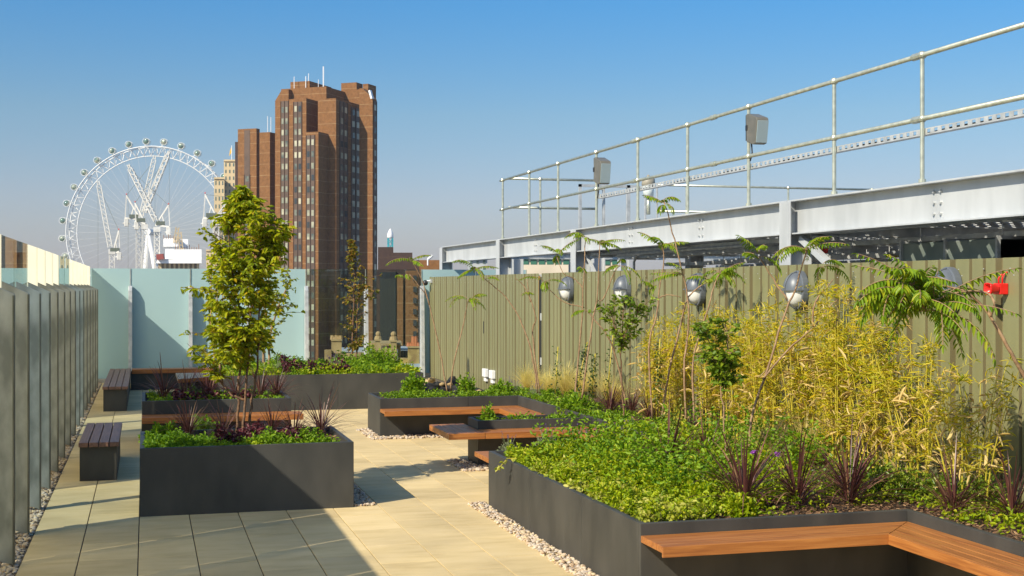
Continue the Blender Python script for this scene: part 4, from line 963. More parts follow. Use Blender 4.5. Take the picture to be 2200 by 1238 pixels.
# ================================================================== VEGETATION
def nrm(a): return a/np.maximum(np.linalg.norm(a, axis=1)[:, None], 1e-9)
def leafs(P, D, N, L, Wd, fold=.3, curl=.15):
    n = len(P); D = nrm(D); Sx = nrm(np.cross(D, N)); N = np.cross(Sx, D); L = np.broadcast_to(L, (n,))[:, None]; Wd = np.broadcast_to(Wd, (n,))[:, None]
    up = N*Wd*fold
    v = [P, P+D*L*.30+Sx*Wd*.46+up, P+D*L*.68+Sx*Wd*.40+up-N*L*curl*.3, P+D*L-N*L*curl, P+D*L*.68-Sx*Wd*.40+up-N*L*curl*.3, P+D*L*.30-Sx*Wd*.46+up]
    V = np.stack(v, 1).reshape(-1, 3); b = (np.arange(n)*6)[:, None]
    F = np.concatenate([b+np.array([0, 1, 2, 3]), b+np.array([0, 3, 4, 5])], 1).reshape(-1, 4); return V, F
def blades(P, az, el, L, Wd, bend, nseg=6, taper=.9, jitter=0):
    n = len(P); az = np.asarray(az)[:, None]; el = np.asarray(el)[:, None]; L = np.asarray(L)[:, None]; bend = np.asarray(bend)[:, None]; Wd = np.broadcast_to(Wd, (n,))[:, None]
    pos = P.copy(); out = []
    side = np.concatenate([-np.sin(az), np.cos(az), np.zeros_like(az)], 1)
    for i in range(nseg+1):
        t = i/nseg; e = el-bend*t**1.5; d = np.concatenate([np.cos(e)*np.cos(az), np.cos(e)*np.sin(az), np.sin(e)], 1)
        nn = np.cross(side, d); w_ = Wd*(1-taper*t**2.2)*(.55+.45*min(1, t*4)); out.append(np.stack([pos-side*w_/2+np.abs(nn)*w_*.2, pos, pos+side*w_/2+np.abs(nn)*w_*.2], 1)); pos = pos+d*L/nseg
    V = np.stack(out, 1).reshape(-1, 3); k = 3*(nseg+1); q = []
    for i in range(nseg):
        for j in (0, 1): q.append([i*3+j, i*3+j+1, (i+1)*3+j+1, (i+1)*3+j])
    F = ((np.arange(n)*k)[:, None, None]+np.array(q)[None]).reshape(-1, 4); return V, F
class Acc:
    def __init__(s): s.V = []; s.F = []; s.n = 0
    def add(s, V, F): s.V.append(V); s.F.append(F+s.n); s.n += len(V)
    def build(s, name, mat, par=None, smooth=False): return npmesh(name, np.concatenate(s.V), np.concatenate(s.F), mat, par, smooth)
def rvec(n, zmin=-1, zmax=1):
    z = RNG.uniform(zmin, zmax, n); a = RNG.uniform(0, 2*pi, n); r = np.sqrt(1-z*z); return np.stack([r*np.cos(a), r*np.sin(a), z], 1)
G1 = [(.028, .055, .008), (.06, .11, .012), (.10, .16, .018), (.15, .20, .025), (.05, .09, .012)]
M['leaf_tree'] = leaf_mat('tree leaves', [(.13, .19, .005), (.25, .32, .007), (.38, .43, .009), (.48, .49, .013), (.19, .27, .007), (.55, .42, .02)], .45, .52)
M['leaf_tree3'] = leaf_mat('autumn tinted leaves', [(.09, .10, .01), (.17, .18, .015), (.28, .21, .02), (.34, .19, .025), (.13, .15, .012)], .45, .4)
M['leaf_fern'] = leaf_mat('sumac leaves', [(.11, .22, .008), (.20, .33, .012), (.30, .42, .016), (.16, .28, .01), (.45, .45, .02)], .42, .48)
M['leaf_sap'] = leaf_mat('sapling leaves', [(.08, .15, .010), (.14, .24, .014), (.22, .31, .018), (.30, .38, .025)], .45, .45)
M['leaf_green'] = leaf_mat('ground cover leaves', [(.12, .21, .003), (.22, .33, .004), (.33, .43, .006), (.44, .51, .010), (.18, .28, .004), (.58, .54, .03)], .5, .42)
M['leaf_green2'] = leaf_mat('geranium leaves', [(.08, .18, .006), (.14, .27, .008), (.22, .36, .012), (.30, .43, .015)], .5, .42)
M['leaf_lime'] = leaf_mat('variegated leaves', [(.20, .28, .02), (.36, .38, .03), (.55, .52, .12), (.28, .33, .02)], .5, .35)
M['leaf_purple'] = leaf_mat('purple heuchera leaves', [(.035, .010, .014), (.075, .016, .02), (.13, .025, .03), (.05, .016, .018)], .45, .2)
M['leaf_box'] = leaf_mat('glossy shrub leaves', [(.05, .10, .008), (.10, .17, .012), (.18, .25, .018), (.30, .35, .03)], .32, .25)
M['leaf_grey'] = leaf_mat('lavender foliage', [(.20, .24, .12), (.28, .33, .17), (.36, .40, .22), (.17, .22, .08)], .7, .2)
M['cordy'] = leaf_mat('dark red strap leaves', [(.055, .022, .020), (.11, .040, .034), (.18, .075, .055), (.08, .028, .026), (.34, .20, .10)], .33, .2)
M['stipa'] = leaf_mat('feather grass', [(.70, .58, .16), (.82, .70, .25), (.56, .54, .10), (.85, .72, .34)], .6, .4)
M['bam_leaf'] = leaf_mat('bamboo leaves', [(.30, .37, .006), (.52, .52, .010), (.74, .64, .015), (.82, .66, .04), (.40, .46, .008), (.82, .68, .15), (.62, .58, .02)], .5, .5)
M['bam_dead'] = leaf_mat('dry bamboo leaves', [(.62, .46, .15), (.75, .58, .24), (.55, .38, .10)], .6, .3)
M['culm'] = noise_mat('yellow bamboo cane', (.38, .33, .03), (.55, .45, .05), 6, .4)
M['purple'] = leaf_mat('lavender flowers', [(.14, .08, .24), (.20, .13, .32), (.22, .16, .18), (.16, .12, .14)], .6, .2)
M['chip'] = leaf_mat('bark chips', [(.06, .03, .014), (.16, .085, .04), (.30, .18, .09), (.10, .05, .025)], .85, 0)

def noise2(x, y, s, ph=0):
    return .5+.25*(np.sin(x*s+1.3+ph)+np.sin(y*s*1.13+2.1-ph))*.5+.25*(np.sin(x*s*2.1+y*s*1.7+ph)+np.sin(y*s*2.6-x*s*1.3+.7))*.5
def ground_cover(label, rects, z0, dens, hmax, lsz, mat, cat='ground cover', ph=0, thr=None, name='ground_cover', lw=.62, edge=True):
    A = Acc()
    for (x0, x1, y0, y1) in rects:
        n = int((x1-x0)*(y1-y0)*dens); x = RNG.uniform(x0, x1, n); y = RNG.uniform(y0, y1, n)
        h = np.clip(.55*noise2(x, y, 4.2, ph)+.45*noise2(x, y, 13.0, ph+1.7)+RNG.normal(0, .05, n), 0, 1.2)
        h = np.clip((h-.32)*2.1, 0, 1.3)
        if x0 < 5.6 and y0 > 9 and x1 > 3 and y1 < 14 and 'sparse' not in label:   # the corner by the near bench is bare mulch
            k = (y > 9.45+(x-3.95)*.75+RNG.normal(0, .12, n)); x, y, h = x[k], y[k], h[k]; n = len(x)
        if thr is not None: k = h > thr*1.0; x, y, h = x[k], y[k], h[k]; n = len(x)
        hh = hmax*(.12+1.15*h**1.3); f = RNG.uniform(0, 1, n)**.5; z = z0+hh*f
        D = rvec(n, -.35, .95); N = rvec(n, .1, 1)
        A.add(*leafs(np.stack([x, y, z], 1), D, N, lsz*RNG.uniform(.6, 1.35, n), lsz*lw*RNG.uniform(.7, 1.1, n)))
    return tag(A.build(name, mat), label, cat, kind='stuff')
# main right bed
ground_cover('bright green leafy ground cover filling the near right planter', [(3.68, 5.2, 9.5, 13.75), (5.2, 6.0, 10.2, 13.9)], .55, 10500, .19, .036, M['leaf_green'], thr=.20)
ground_cover('broader mid green leaves mixed through the near right planter', [(3.8, 6.6, 10.2, 13.8)], .55, 2300, .42, .05, M['leaf_green2'], ph=6.1, thr=.62)
ground_cover('lime yellow creeping leaves along the edge of the near right planter', [(3.63, 4.05, 9.4, 12.6), (4.0, 5.0, 9.4, 10.6)], .57, 1700, .09, .045, M['leaf_lime'], ph=2, thr=.42, name='creeping_plant', lw=.7)
ground_cover('low green leaves among the far end of the right planter', [(5.98, 6.75, 12.5, 21.9), (3.75, 7.1, 20.95, 21.8)], .55, 3000, .11, .040, M['leaf_green2'], ph=1, thr=.5)
ground_cover('small green leaves in the narrow inner planter', [(4.36, 5.8, 17.14, 17.53)], .54, 1500, .10, .05, M['leaf_green2'], ph=3, thr=.42)
ground_cover('sparse green leaves on bark mulch near the bottom right bench', [(5.98, 7.1, 7.2, 9.4), (5.61, 7.1, 9.42, 10.6), (4.1, 5.6, 9.42, 10.7)], .54, 1500, .13, .045, M['leaf_green'], ph=5, thr=.55)
# planter 1
ground_cover('green leafy ground cover on the left and rim of the front planter', [(0.0, .95, 14.33, 15.5), (.95, 2.05, 14.33, 14.75)], .62, 8500, .15, .038, M['leaf_green2'], ph=.5)
ground_cover('lime green edging leaves in the front planter', [(0.0, 1.95, 14.33, 14.7)], .62, 2400, .09, .042, M['leaf_green'], ph=1.5, thr=.4, name='creeping_plant')
ground_cover('dark purple leaves in the middle of the front planter', [(.75, 1.75, 14.6, 15.4)], .62, 5200, .17, .042, M['leaf_purple'], ph=2.2, name='purple_foliage', lw=.95)
ground_cover('mixed low green leaves in the mid planter', [(.05, 2.05, 20.4, 21.9)], .60, 1300, .14, .06, M['leaf_green2'], ph=2.9, thr=.4)
ground_cover('dark purple leaves in the mid planter', [(.4, 1.6, 20.4, 21.6)], .60, 1600, .16, .06, M['leaf_purple'], ph=4.2, name='purple_foliage', thr=.45, lw=.95)
# planter 3
ground_cover('green leafy ground cover along the far planter', [(1.5, 5.25, 25.8, 29.4)], .60, 2600, .22, .055, M['leaf_green2'], ph=.9)
ground_cover('bright green edge leaves of the far planter', [(1.5, 5.28, 25.75, 26.6)], .60, 2200, .20, .06, M['leaf_green'], ph=3.9)
ground_cover('dark purple leaves in the far planter', [(2.6, 3.9, 25.9, 26.8)], .66, 1700, .24, .07, M['leaf_purple'], ph=1.9, name='purple_foliage', thr=.4, lw=.95)
# mulch
cs = []
for (x0, x1, y0, y1, n) in ((5.95, 7.15, 6.5, 9.4, 4200), (5.0, 7.15, 9.4, 10.6, 2600), (3.7, 7.1, 9.4, 13.8, 3500), (5.95, 7.15, 13, 21.9, 2500), (1.2, 2.1, 14.35, 15.9, 900), (0, 1.2, 14.35, 15.9, 500), (.05, 2.05, 20.35, 21.9, 600)):
    zz = .562 if x0 >= 3 else .648
    if y0 > 20 and x0 < 1: zz = .628
    cs.append(np.stack([RNG.uniform(x0, x1, n), RNG.uniform(y0, y1, n), RNG.uniform(zz, zz+.02, n)], 1))
cs = np.concatenate(cs); n = len(cs)
V, F = leafs(cs, rvec(n, -.2, .35), rvec(n, .6, 1), RNG.uniform(.02, .06, n), RNG.uniform(.008, .018, n), .1, 0)
tag(npmesh('bark_mulch', V, F, M['chip']), 'brown bark chips covering the soil of the planters', 'mulch', kind='stuff')

# ---- generic tree
def crown_tree(name, label, cat, stems, d, env, nclus, leafmat, lsize, nleaf, rdepth, bark, group=None, sr=.018, trif=True, twigr=.004, extra=(), dzone=None):
    base = atd(stems[0][0][0], stems[0][0][1], d); t = thing(name, label, cat, tuple(base), group)
    mt = MB(); SP = []
    for si, st in enumerate(stems):
        dd = RNG.uniform(-.08, .08); pts = []
        for i, (u, v) in enumerate(st): pts.append(atd(u, v, d+dd+RNG.uniform(-.05, .05)*(i > 0)))
        fine = []
        for i in range(len(pts)-1):
            for q in range(5): fine.append(pts[i].lerp(pts[i+1], q/5)+Vector(RNG.normal(0, .006, 3)))
        fine.append(pts[-1]); n = len(fine)
        mt.tube(fine, [sr*(1-.75*i/n) for i in range(n)], 7); SP += [(f, i/n) for i, f in enumerate(fine) if i/n > .3]
    vs = [e[0] for e in env]; cl = []
    vmin, vmax = vs[0], vs[-1]
    for k in range(nclus):
        v = RNG.uniform(vmin, vmax); ul = np.interp(v, vs, [e[1] for e in env]); ur = np.interp(v, vs, [e[2] for e in env]); w_ = (ur-ul)/2
        q = RNG.uniform(0, 2*pi); rr = sqrt(RNG.uniform(0.05, 1)); u = (ul+ur)/2+w_*rr*cos(q); dd = d+rdepth*rr*sin(q)*min(1, w_/60); cl.append(atd(u, v, dd))
    for (u, v) in extra: cl.append(atd(u, v, d+RNG.uniform(-.2, .2)))
    A = Acc(); tw_ = MB(); sp = np.array([tuple(s_[0]) for s_ in SP])
    for c in cl:
        cc = np.array(tuple(c)); low = sp-(cc-np.array([0, 0, .12])); dist = np.linalg.norm(low, axis=1)+np.where(sp[:, 2] > cc[2]-.03, .6, 0)
        a = Vector(sp[dist.argmin()]); mid = a.lerp(c, .55)+Vector((0, 0, .04))
        tw_.tube([a, mid, c], [twigr*1.4, twigr, twigr*.5], 4, caps=False)
        out = (c-a).normalized() if (c-a).length > .01 else Vector((0, 0, 1))
        n = int(nleaf*RNG.uniform(.6, 1.4))+2; ts = RNG.uniform(.25, 1.05, n)[:, None]
        P0 = np.array(tuple(a))*(1-ts)+cc*ts; P0 = np.where(ts > .5, np.array(tuple(mid))*(2-2*ts)+cc*(2*ts-1), P0)+RNG.normal(0, lsize*.25, (n, 3))
        D = rvec(n, -.75, .35)+np.array(tuple(out))*.5; D[:, 2] -= .15
        if trif:
            ang = RNG.normal(0, .15, n)
            for q in (-.75, 0, .75):
                c_, s_ = np.cos(q+ang), np.sin(q+ang); D2 = np.stack([D[:, 0]*c_-D[:, 1]*s_, D[:, 0]*s_+D[:, 1]*c_, D[:, 2]-.12*abs(q)], 1)
                Ls = lsize*RNG.uniform(.7, 1.2, n); A.add(*leafs(P0+nrm(D2)*lsize*.15, D2, rvec(n, .3, 1), Ls, Ls*.42, .25, .25))
        else:
            Ls = lsize*RNG.uniform(.65, 1.25, n); A.add(*leafs(P0, D, rvec(n, .3, 1), Ls, Ls*.55, .25, .2))
    mt.build('trunk', bark, t, smooth=True); tw_.build('branches', bark, t); A.build('crown', leafmat, t); return t
crown_tree('multi_stem_tree', 'leafy multi-stemmed tree growing from the front planter', 'tree',
           [[(508, 946), (512, 860), (514, 790), (512, 700), (500, 600), (492, 500), (505, 440)], [(522, 950), (527, 880), (531, 790), (538, 690), (548, 600), (560, 520)], [(533, 938), (541, 860), (552, 790), (558, 700), (556, 620), (575, 540)],
            [(527, 860), (500, 850), (480, 830)]], 15.25,
           [(408, 513, 530), (430, 495, 555), (460, 468, 600), (500, 455, 632), (540, 448, 618), (580, 432, 600), (620, 420, 596), (660, 428, 585), (700, 432, 592), (735, 420, 580), (760, 415, 560), (775, 440, 525)],
           265, M['leaf_tree'], .082, 10, .50, M['trunk'], extra=((400, 620), (388, 618), (393, 715), (402, 738), (415, 768), (432, 765), (618, 480), (632, 495), (595, 470), (520, 405), (517, 412), (457, 470), (430, 500)))
crown_tree('multi_stem_tree', 'slender leafy tree behind the leafy front tree on its right', 'tree',
           [[(566, 800), (567, 740), (572, 640), (585, 560)], [(577, 800), (580, 720), (600, 650), (625, 600)]], 27.6,
           [(560, 570, 600), (600, 560, 625), (640, 555, 632), (680, 555, 615), (720, 550, 600), (755, 555, 590)], 60, M['leaf_tree'], .10, 8, .45, M['trunk2'], sr=.03, trif=False, twigr=.006,
           extra=((633, 600), (630, 620), (637, 655), (628, 660), (618, 640), (610, 690), (650, 672)))
crown_tree('multi_stem_tree', 'thin three-stemmed tree behind the leafy front tree on its left', 'tree',
           [[(465, 830), (461, 766), (452, 690), (455, 560)], [(473, 830), (472, 760), (470, 680), (462, 590)], [(479, 830), (481, 770), (478, 700), (480, 600)]], 27.2,
           [(545, 448, 470), (600, 440, 480), (660, 435, 490), (720, 440, 495), (760, 455, 490)], 45, M['leaf_tree'], .10, 7, .4, M['trunk2'], sr=.028, trif=False, twigr=.006)
crown_tree('multi_stem_tree', 'slim small-leaved tree in front of the clear far glass', 'tree',
           [[(756, 800), (757, 730), (760, 650), (762, 580), (757, 520)], [(764, 800), (767, 740), (766, 680), (772, 610)]], 28.4,
           [(515, 750, 758), (545, 744, 770), (575, 738, 784), (600, 728, 796), (640, 724, 812), (680, 726, 802), (720, 734, 796), (755, 742, 782)], 80, M['leaf_tree3'], .080, 8, .38, M['trunk'], sr=.024, trif=False, twigr=.005,
           extra=((812, 622), (822, 590), (805, 625), (798, 640), (736, 700), (726, 640)))
crown_tree('sapling', 'small round-headed sapling in front of the second wall lamp', 'sapling',
           [[(1340, 930), (1339, 850), (1336, 790), (1334, 738), (1318, 690), (1300, 650)], [(1335, 742), (1350, 700), (1385, 655)], [(1334, 738), (1338, 690), (1340, 640)]], atz(1340, 930, .555).y/1.0*.0+16.0,
           [(636, 1325, 1350), (655, 1275, 1405), (680, 1270, 1402), (705, 1290, 1385), (730, 1318, 1352), (748, 1328, 1342)], 62, M['leaf_sap'], .060, 8, .33, M['trunk'], sr=.011, trif=False, twigr=.003, extra=((1265, 670), (1408, 648), (1400, 660)))
crown_tree('sapling', 'small bushy sapling standing before the bamboo', 'sapling',
           [[(1561, 1010), (1556, 920), (1547, 810), (1530, 750), (1510, 700)], [(1548, 812), (1560, 760), (1570, 700)]], 12.9,
           [(685, 1500, 1575), (705, 1478, 1590), (740, 1482, 1590), (770, 1495, 1598), (800, 1525, 1600), (830, 1545, 1590)], 80, M['leaf_sap'], .065, 9, .25, M['trunk2'], sr=.010, trif=False, twigr=.003, extra=((1583, 822), (1590, 760)))

# ---- sumac
def frond(A, R, p, az, el, L, npair, leaf, droop):
    L *= .9
    pts = []; pos = Vector(p); n = npair+2
    for i in range(n):
        t = i/(n-1); e = el-droop*t; d = Vector((cos(e)*cos(az), cos(e)*sin(az), sin(e))); pts.append((pos.copy(), d)); pos += d*(L/(n-1))
    R.tube([q[0] for q in pts[::2]]+[pts[-1][0]], .0035, 4, caps=False)
    P_ = []; D_ = []; N_ = []; L_ = []
    for i, (q, d) in enumerate(pts[2:]):
        side = Vector((-sin(az), cos(az), 0)); t = i/(n-2); s = leaf*(.75+.5*sin(pi*min(1, t*1.05)))*(1-.35*t)
        for sg in (-1, 1):
            P_.append(tuple(q)); D_.append(tuple(side*sg+d*.45+Vector((0, 0, -.35-RNG.uniform(0, .5))))); N_.append((RNG.normal(0, .15), RNG.normal(0, .15), 1)); L_.append(s*RNG.uniform(.85, 1.1))
    P_.append(tuple(pts[-1][0])); D_.append(tuple(pts[-1][1])); N_.append((0, 0, 1)); L_.append(leaf*.7); L_ = np.array(L_)
    A.add(*leafs(np.array(P_), np.array(D_), np.array(N_), L_, L_*.25, .25, .25))
def sumac(label, stems, d, tips, leaf=.088, r=.014, bark='trunk2'):
    base = atd(stems[0][0][0], stems[0][0][1], d); t = thing('sumac_tree', label, 'young tree', tuple(base), 'spindly young trees with feathery leaves')
    m = MB()
    for k, st in enumerate(stems):
        pts = [atd(u, v, d+(0 if i == 0 else RNG.uniform(-.06, .06))) for i, (u, v) in enumerate(st)]; fine = []
        for i in range(len(pts)-1):
            for q in range(4):
                p0 = pts[max(i-1, 0)]; p1 = pts[i]; p2 = pts[i+1]; p3 = pts[min(i+2, len(pts)-1)]; s = q/4
                fine.append(.5*((2*p1)+(-p0+p2)*s+(2*p0-5*p1+4*p2-p3)*s*s+(-p0+3*p1-3*p2+p3)*s**3)+Vector(RNG.normal(0, .003, 3)))
        fine.append(pts[-1]); n = len(fine); rr = r if k == 0 else r*.7
        m.tube(fine, [rr*(1-.6*i/n) for i in range(n)], 6)
    m.build('trunk', M[bark], t, smooth=True)
    A = Acc(); R = MB()
    for (u, v, nf, L_, side) in tips:
        p = atd(u, v, d)
        for k in range(nf):
            base_az = -TH+(pi if side < 0 else 0) if side else RNG.uniform(0, 2*pi)
            az = base_az+RNG.normal(0, .7) if side else 2*pi*k/nf+RNG.uniform(-.3, .3)
            frond(A, R, p+Vector(RNG.normal(0, .02, 3)), az, RNG.uniform(-.1, .95), L_*RNG.uniform(.55, 1.15), int(8+L_*8), leaf*RNG.uniform(.7, 1.05), RNG.uniform(.5, 1.8))
    R.build('leaf_stalks', M[bark], t); A.build('leaves', M['leaf_fern'], t); return t
sumac('spindly young tree at the left end of the corrugated wall, its leaves over the glass', [[(961, 845), (949, 775), (932, 694), (917, 639), (899, 613), (880, 590)], [(921, 655), (910, 610), (893, 575), (882, 560)]], 22.3, [(882, 558, 4, .5, 0), (870, 590, 2, .35, -1)])
sumac('short spindly young tree just right of the wall end', [[(967, 845), (976, 774), (995, 700), (1004, 652), (1008, 642)]], 22.4, [(1008, 642, 5, .5, 0), (1006, 650, 2, .45, 1)])
sumac('young tree leaning left from the dark wall joint with leaves above the wall', [[(1156, 845), (1142, 758), (1121, 694), (1103, 661), (1077, 629), (1035, 594), (1019, 577)]], 21.6, [(1019, 577, 5, .5, 0), (1045, 600, 1, .3, 1)])
sumac('bare crooked young stem beside the dark wall joint', [[(1160, 846), (1148, 758), (1145, 707), (1151, 684), (1138, 639), (1122, 610), (1106, 597)], [(1140, 650), (1132, 600)]], 21.8, [(1120, 640, 1, .25, 1)])
sumac('young tree behind the first wall lamp with leaves up at the steel beam', [[(1235, 856), (1242, 774), (1251, 681), (1253, 623), (1256, 558), (1258, 513)], [(1253, 620), (1235, 600), (1210, 587), (1195, 545)], [(1256, 661), (1215, 650), (1184, 626), (1171, 605)]], 19.6, [(1258, 512, 4, .42, 0), (1195, 545, 4, .4, 0), (1171, 605, 4, .42, 0), (1290, 520, 2, .3, 1)])
sumac('young tree between the first two wall lamps leaning to the right', [[(1250, 858), (1264, 752), (1280, 655), (1297, 642), (1319, 587), (1332, 571)], [(1283, 650), (1287, 560), (1289, 525)]], 19.2, [(1332, 571, 5, .42, 0), (1289, 525, 3, .35, 1), (1260, 590, 1, .3, -1)])
sumac('leaning bare young stem crossing behind the round-headed sapling', [[(1345, 870), (1326, 778), (1306, 723), (1277, 687), (1259, 666)]], 18.4, [(1259, 666, 2, .22, -1)])
sumac('tall crooked young tree just left of the yellow bamboo', [[(1402, 900), (1394, 749), (1410, 681), (1416, 629), (1426, 565), (1423, 526)], [(1416, 640), (1432, 634), (1455, 636), (1462, 640)]], 17.6, [(1423, 526, 5, .4, 0), (1405, 615, 2, .2, -1)])
sumac('young tree with a feathery top in front of the middle wall lamp', [[(1420, 905), (1440, 788), (1459, 714), (1478, 640), (1525, 601), (1549, 585)]], 16.6, [(1549, 585, 6, .42, 0), (1525, 600, 2, .35, -1)])
sumac('tallest young tree, its feathery top in front of the guard rail', [[(1474, 910), (1470, 793), (1478, 719), (1479, 670), (1475, 623), (1460, 560), (1445, 500), (1432, 450), (1427, 436)]], 16.2, [(1427, 436, 5, .36, 0), (1468, 590, 4, .42, -1)])
sumac('thin young tree right behind the middle wall lamp', [[(1492, 905), (1489, 780), (1511, 697), (1525, 650), (1536, 609), (1545, 590)]], 15.9, [(1545, 590, 4, .40, 1)])
sumac('large forked young tree left of the fourth wall lamp', [[(1610, 985), (1611, 930), (1620, 875), (1648, 798), (1681, 688), (1708, 622), (1726, 560), (1733, 535)], [(1640, 815), (1690, 755), (1747, 704), (1780, 660), (1802, 644)], [(1692, 644), (1660, 600), (1631, 550)], [(1747, 704), (1752, 650), (1790, 600)]], 13.6, [(1733, 540, 7, .5, 0), (1631, 548, 4, .38, 0), (1765, 575, 3, .45, 1)], r=.016)
sumac('drooping feathery tree leaning in from the right edge near the red alarm', [[(2290, 1010), (2240, 880), (2200, 807), (2164, 743), (2129, 682), (2111, 657), (2073, 626), (2022, 613)], [(2129, 682), (2135, 650), (2115, 628), (2060, 628), (2000, 648)], [(2022, 613), (1975, 605), (1945, 620)]], 10.2,
      [(1990, 618, 8, .45, -1), (1970, 640, 10, .6, 0), (1935, 618, 9, .45, -1), (2010, 632, 6, .42, 0), (1985, 665, 8, .75, 0), (1960, 605, 6, .4, 0), (2010, 660, 8, .7, 0)], leaf=.115, r=.019)

# ---- bamboo
BL = ['clump of yellow bamboo nearest the round-headed sapling', 'dry tan clump of bamboo behind the bushy sapling', 'yellow bamboo clump just right of the bushy sapling', 'tall yellow bamboo clump behind the large forked young tree', 'tallest bamboo clump below the fourth wall lamp', 'dense bamboo clump between the fourth and nearest lamps', 'bamboo clump under the drooping feathery leaves', 'open bamboo clump with pale dry leaves below the nearest lamp', 'leaning sparse bamboo clump left of the right edge', 'sparse bamboo stems cut by the right edge']
BC = [(6.75, 16.9, 1.35), (6.7, 16.0, 1.45), (6.75, 15.1, 1.55), (6.75, 14.2, 1.5), (6.7, 13.4, 1.5), (6.75, 12.65, 1.72), (6.7, 11.9, 1.78), (6.7, 11.1, 1.5), (6.6, 10.35, 1.35), (6.75, 9.75, 1.25)]
for k, ((bx, by, bh), lb_) in enumerate(zip(BC, BL)):
    t = thing('bamboo_clump', lb_, 'bamboo', (bx, by, .555), 'yellow bamboo clumps along the wall')
    m = MB(); A = Acc(); Dd = Acc(); nc = 25 if k < 8 else 13
    for c in range(nc):
        az = RNG.uniform(0, 2*pi); r0 = RNG.uniform(0, .14); p0 = Vector((bx+r0*cos(az), by+r0*sin(az)*1.8, .54)); h = bh*RNG.uniform(.6, 1.08); ln = RNG.uniform(.0, .26 if k < 8 else .5)
        ax = Vector((cos(az)*.6-.1, sin(az)*1.25, 0)); pts = [p0+ax*(ln*(t_**1.6))*h*.8+Vector((0, 0, h*t_)) for t_ in np.linspace(0, 1, 8)]
        m.tube(pts, [.008*(1-.7*i/7) for i in range(8)], 5, caps=False)
        nb = int(RNG.uniform(6, 12)*h)
        for b in range(nb):
            t_ = RNG.uniform(.12, 1)**.8; i = min(int(t_*7), 6); p = pts[i].lerp(pts[i+1], t_*7-i); a2 = RNG.uniform(0, 2*pi); el = RNG.uniform(.1, 1.0); Lb = RNG.uniform(.08, .30)*(1.15-t_*.5)
            e = p+Vector((cos(a2)*cos(el), sin(a2)*cos(el), sin(el)))*Lb; m.tube([p, e], [.002, .001], 3, caps=False)
            nl = RNG.integers(6, 12); ts = RNG.uniform(.2, 1.05, nl)[:, None]; P0 = np.array(tuple(p))*(1-ts)+np.array(tuple(e))*ts
            D = rvec(nl, -.6, .9)+np.array([cos(a2), sin(a2), 0])*.4; Ls = RNG.uniform(.04, .115, nl)
            (Dd if RNG.uniform() < .12+.15*(t_ < .45) else A).add(*leafs(P0, D, rvec(nl, .1, 1), Ls, np.maximum(.0045, Ls*.085), .3, .25))
    nd = 70; P0 = np.stack([RNG.uniform(bx-.25, bx+.1, nd), by+RNG.normal(0, .3, nd), .6+bh*RNG.uniform(0, .7, nd)], 1); Ls = RNG.uniform(.08, .17, nd)
    Dd.add(*leafs(P0, rvec(nd, -.9, .4), rvec(nd, 0, 1), Ls, Ls*.13, .4, .3))
    m.build('canes', M['culm'], t); A.build('leaves', M['bam_leaf'], t); Dd.build('dry_leaves', M['bam_dead'], t)

# ---- strap-leaved cordylines
def cordy_proto(n, L, seed):
    t = thing('cordyline', 'x', 'strap-leaved plant', (0, 0, 0), 'dark red strap-leaved plants')
    az = RNG.uniform(0, 2*pi, n); el = .25+1.15*RNG.uniform(0, 1, n)**1.25; P0 = np.stack([.03*np.cos(az), .03*np.sin(az), RNG.uniform(.0, .14, n)], 1)
    V, F = blades(P0, az, el, L*RNG.uniform(.5, 1.15, n), .018*RNG.uniform(.6, 1.1, n), RNG.uniform(.15, 1.15, n)*(.55+.5*(1.4-el)), 8)
    npmesh('leaves', V, F, M['cordy'], t); return t
protos = [cordy_proto(74, .58, 1), cordy_proto(86, .62, 2), cordy_proto(64, .55, 3)]; used = [False]*3
CD = [(690, 937, .64, 1.08, 'dark red strap-leaved plant at the right end of the front planter'), (405, 941, .64, .9, 'dark red strap-leaved plant at the back left of the front planter'), (480, 940, .64, .95, 'dark red strap-leaved plant behind the stems of the leafy tree'), (585, 938, .64, .9, 'dark red strap-leaved plant back right of the leafy tree stems'), (632, 941, .64, .8, 'smaller dark red strap-leaved plant beside the one at the front planter right end'),
      (352, 860, .62, 1.15, 'dark red strap-leaved plant at the left end of the mid planter'), (400, 858, .62, .95, 'second dark red strap-leaved plant from the left in the mid planter'), (447, 861, .62, 1.0, 'dark red strap-leaved plant in the middle of the mid planter'), (505, 858, .62, .95, 'dark red strap-leaved plant right of the leafy tree stems in the mid planter'), (560, 861, .62, 1.0, 'dark red strap-leaved plant at the right part of the mid planter'), (595, 857, .62, .9, 'dark red strap-leaved plant at the right end of the mid planter'),
      (1436, 1030, .56, 1.15, 'big dark red strap-leaved plant among the green cover of the near right planter'), (1520, 1010, .56, .95, 'dark red strap-leaved plant left of the bushy sapling stem'), (1600, 1093, .56, 1.15, 'dark red strap-leaved plant by the planter edge above the middle of the near bench'), (1560, 1060, .56, .8, 'small dark red strap-leaved plant behind the green leaves near the sapling stem'), (1712, 1090, .56, 1.1, 'dark red strap-leaved plant on the mulch next to the near bench back edge'), (1825, 1087, .56, 1.1, 'dark red strap-leaved plant on the mulch near the inner corner of the near bench'),
      (2049, 1108, .56, .95, 'dark red strap-leaved plant behind the corner of the near bench'), (2173, 1125, .56, .95, 'dark red strap-leaved plant at the bottom right edge'),
      (1310, 890, .56, 1.0, 'dark red strap-leaved plant left of the round-headed sapling stem'), (1358, 892, .56, 1.05, 'dark red strap-leaved plant right of the round-headed sapling stem'), (1425, 893, .56, .95, 'dark red strap-leaved plant at the foot of the first bamboo'), (1395, 905, .56, .85, 'dark red strap-leaved plant just left of the clipped round shrub')]
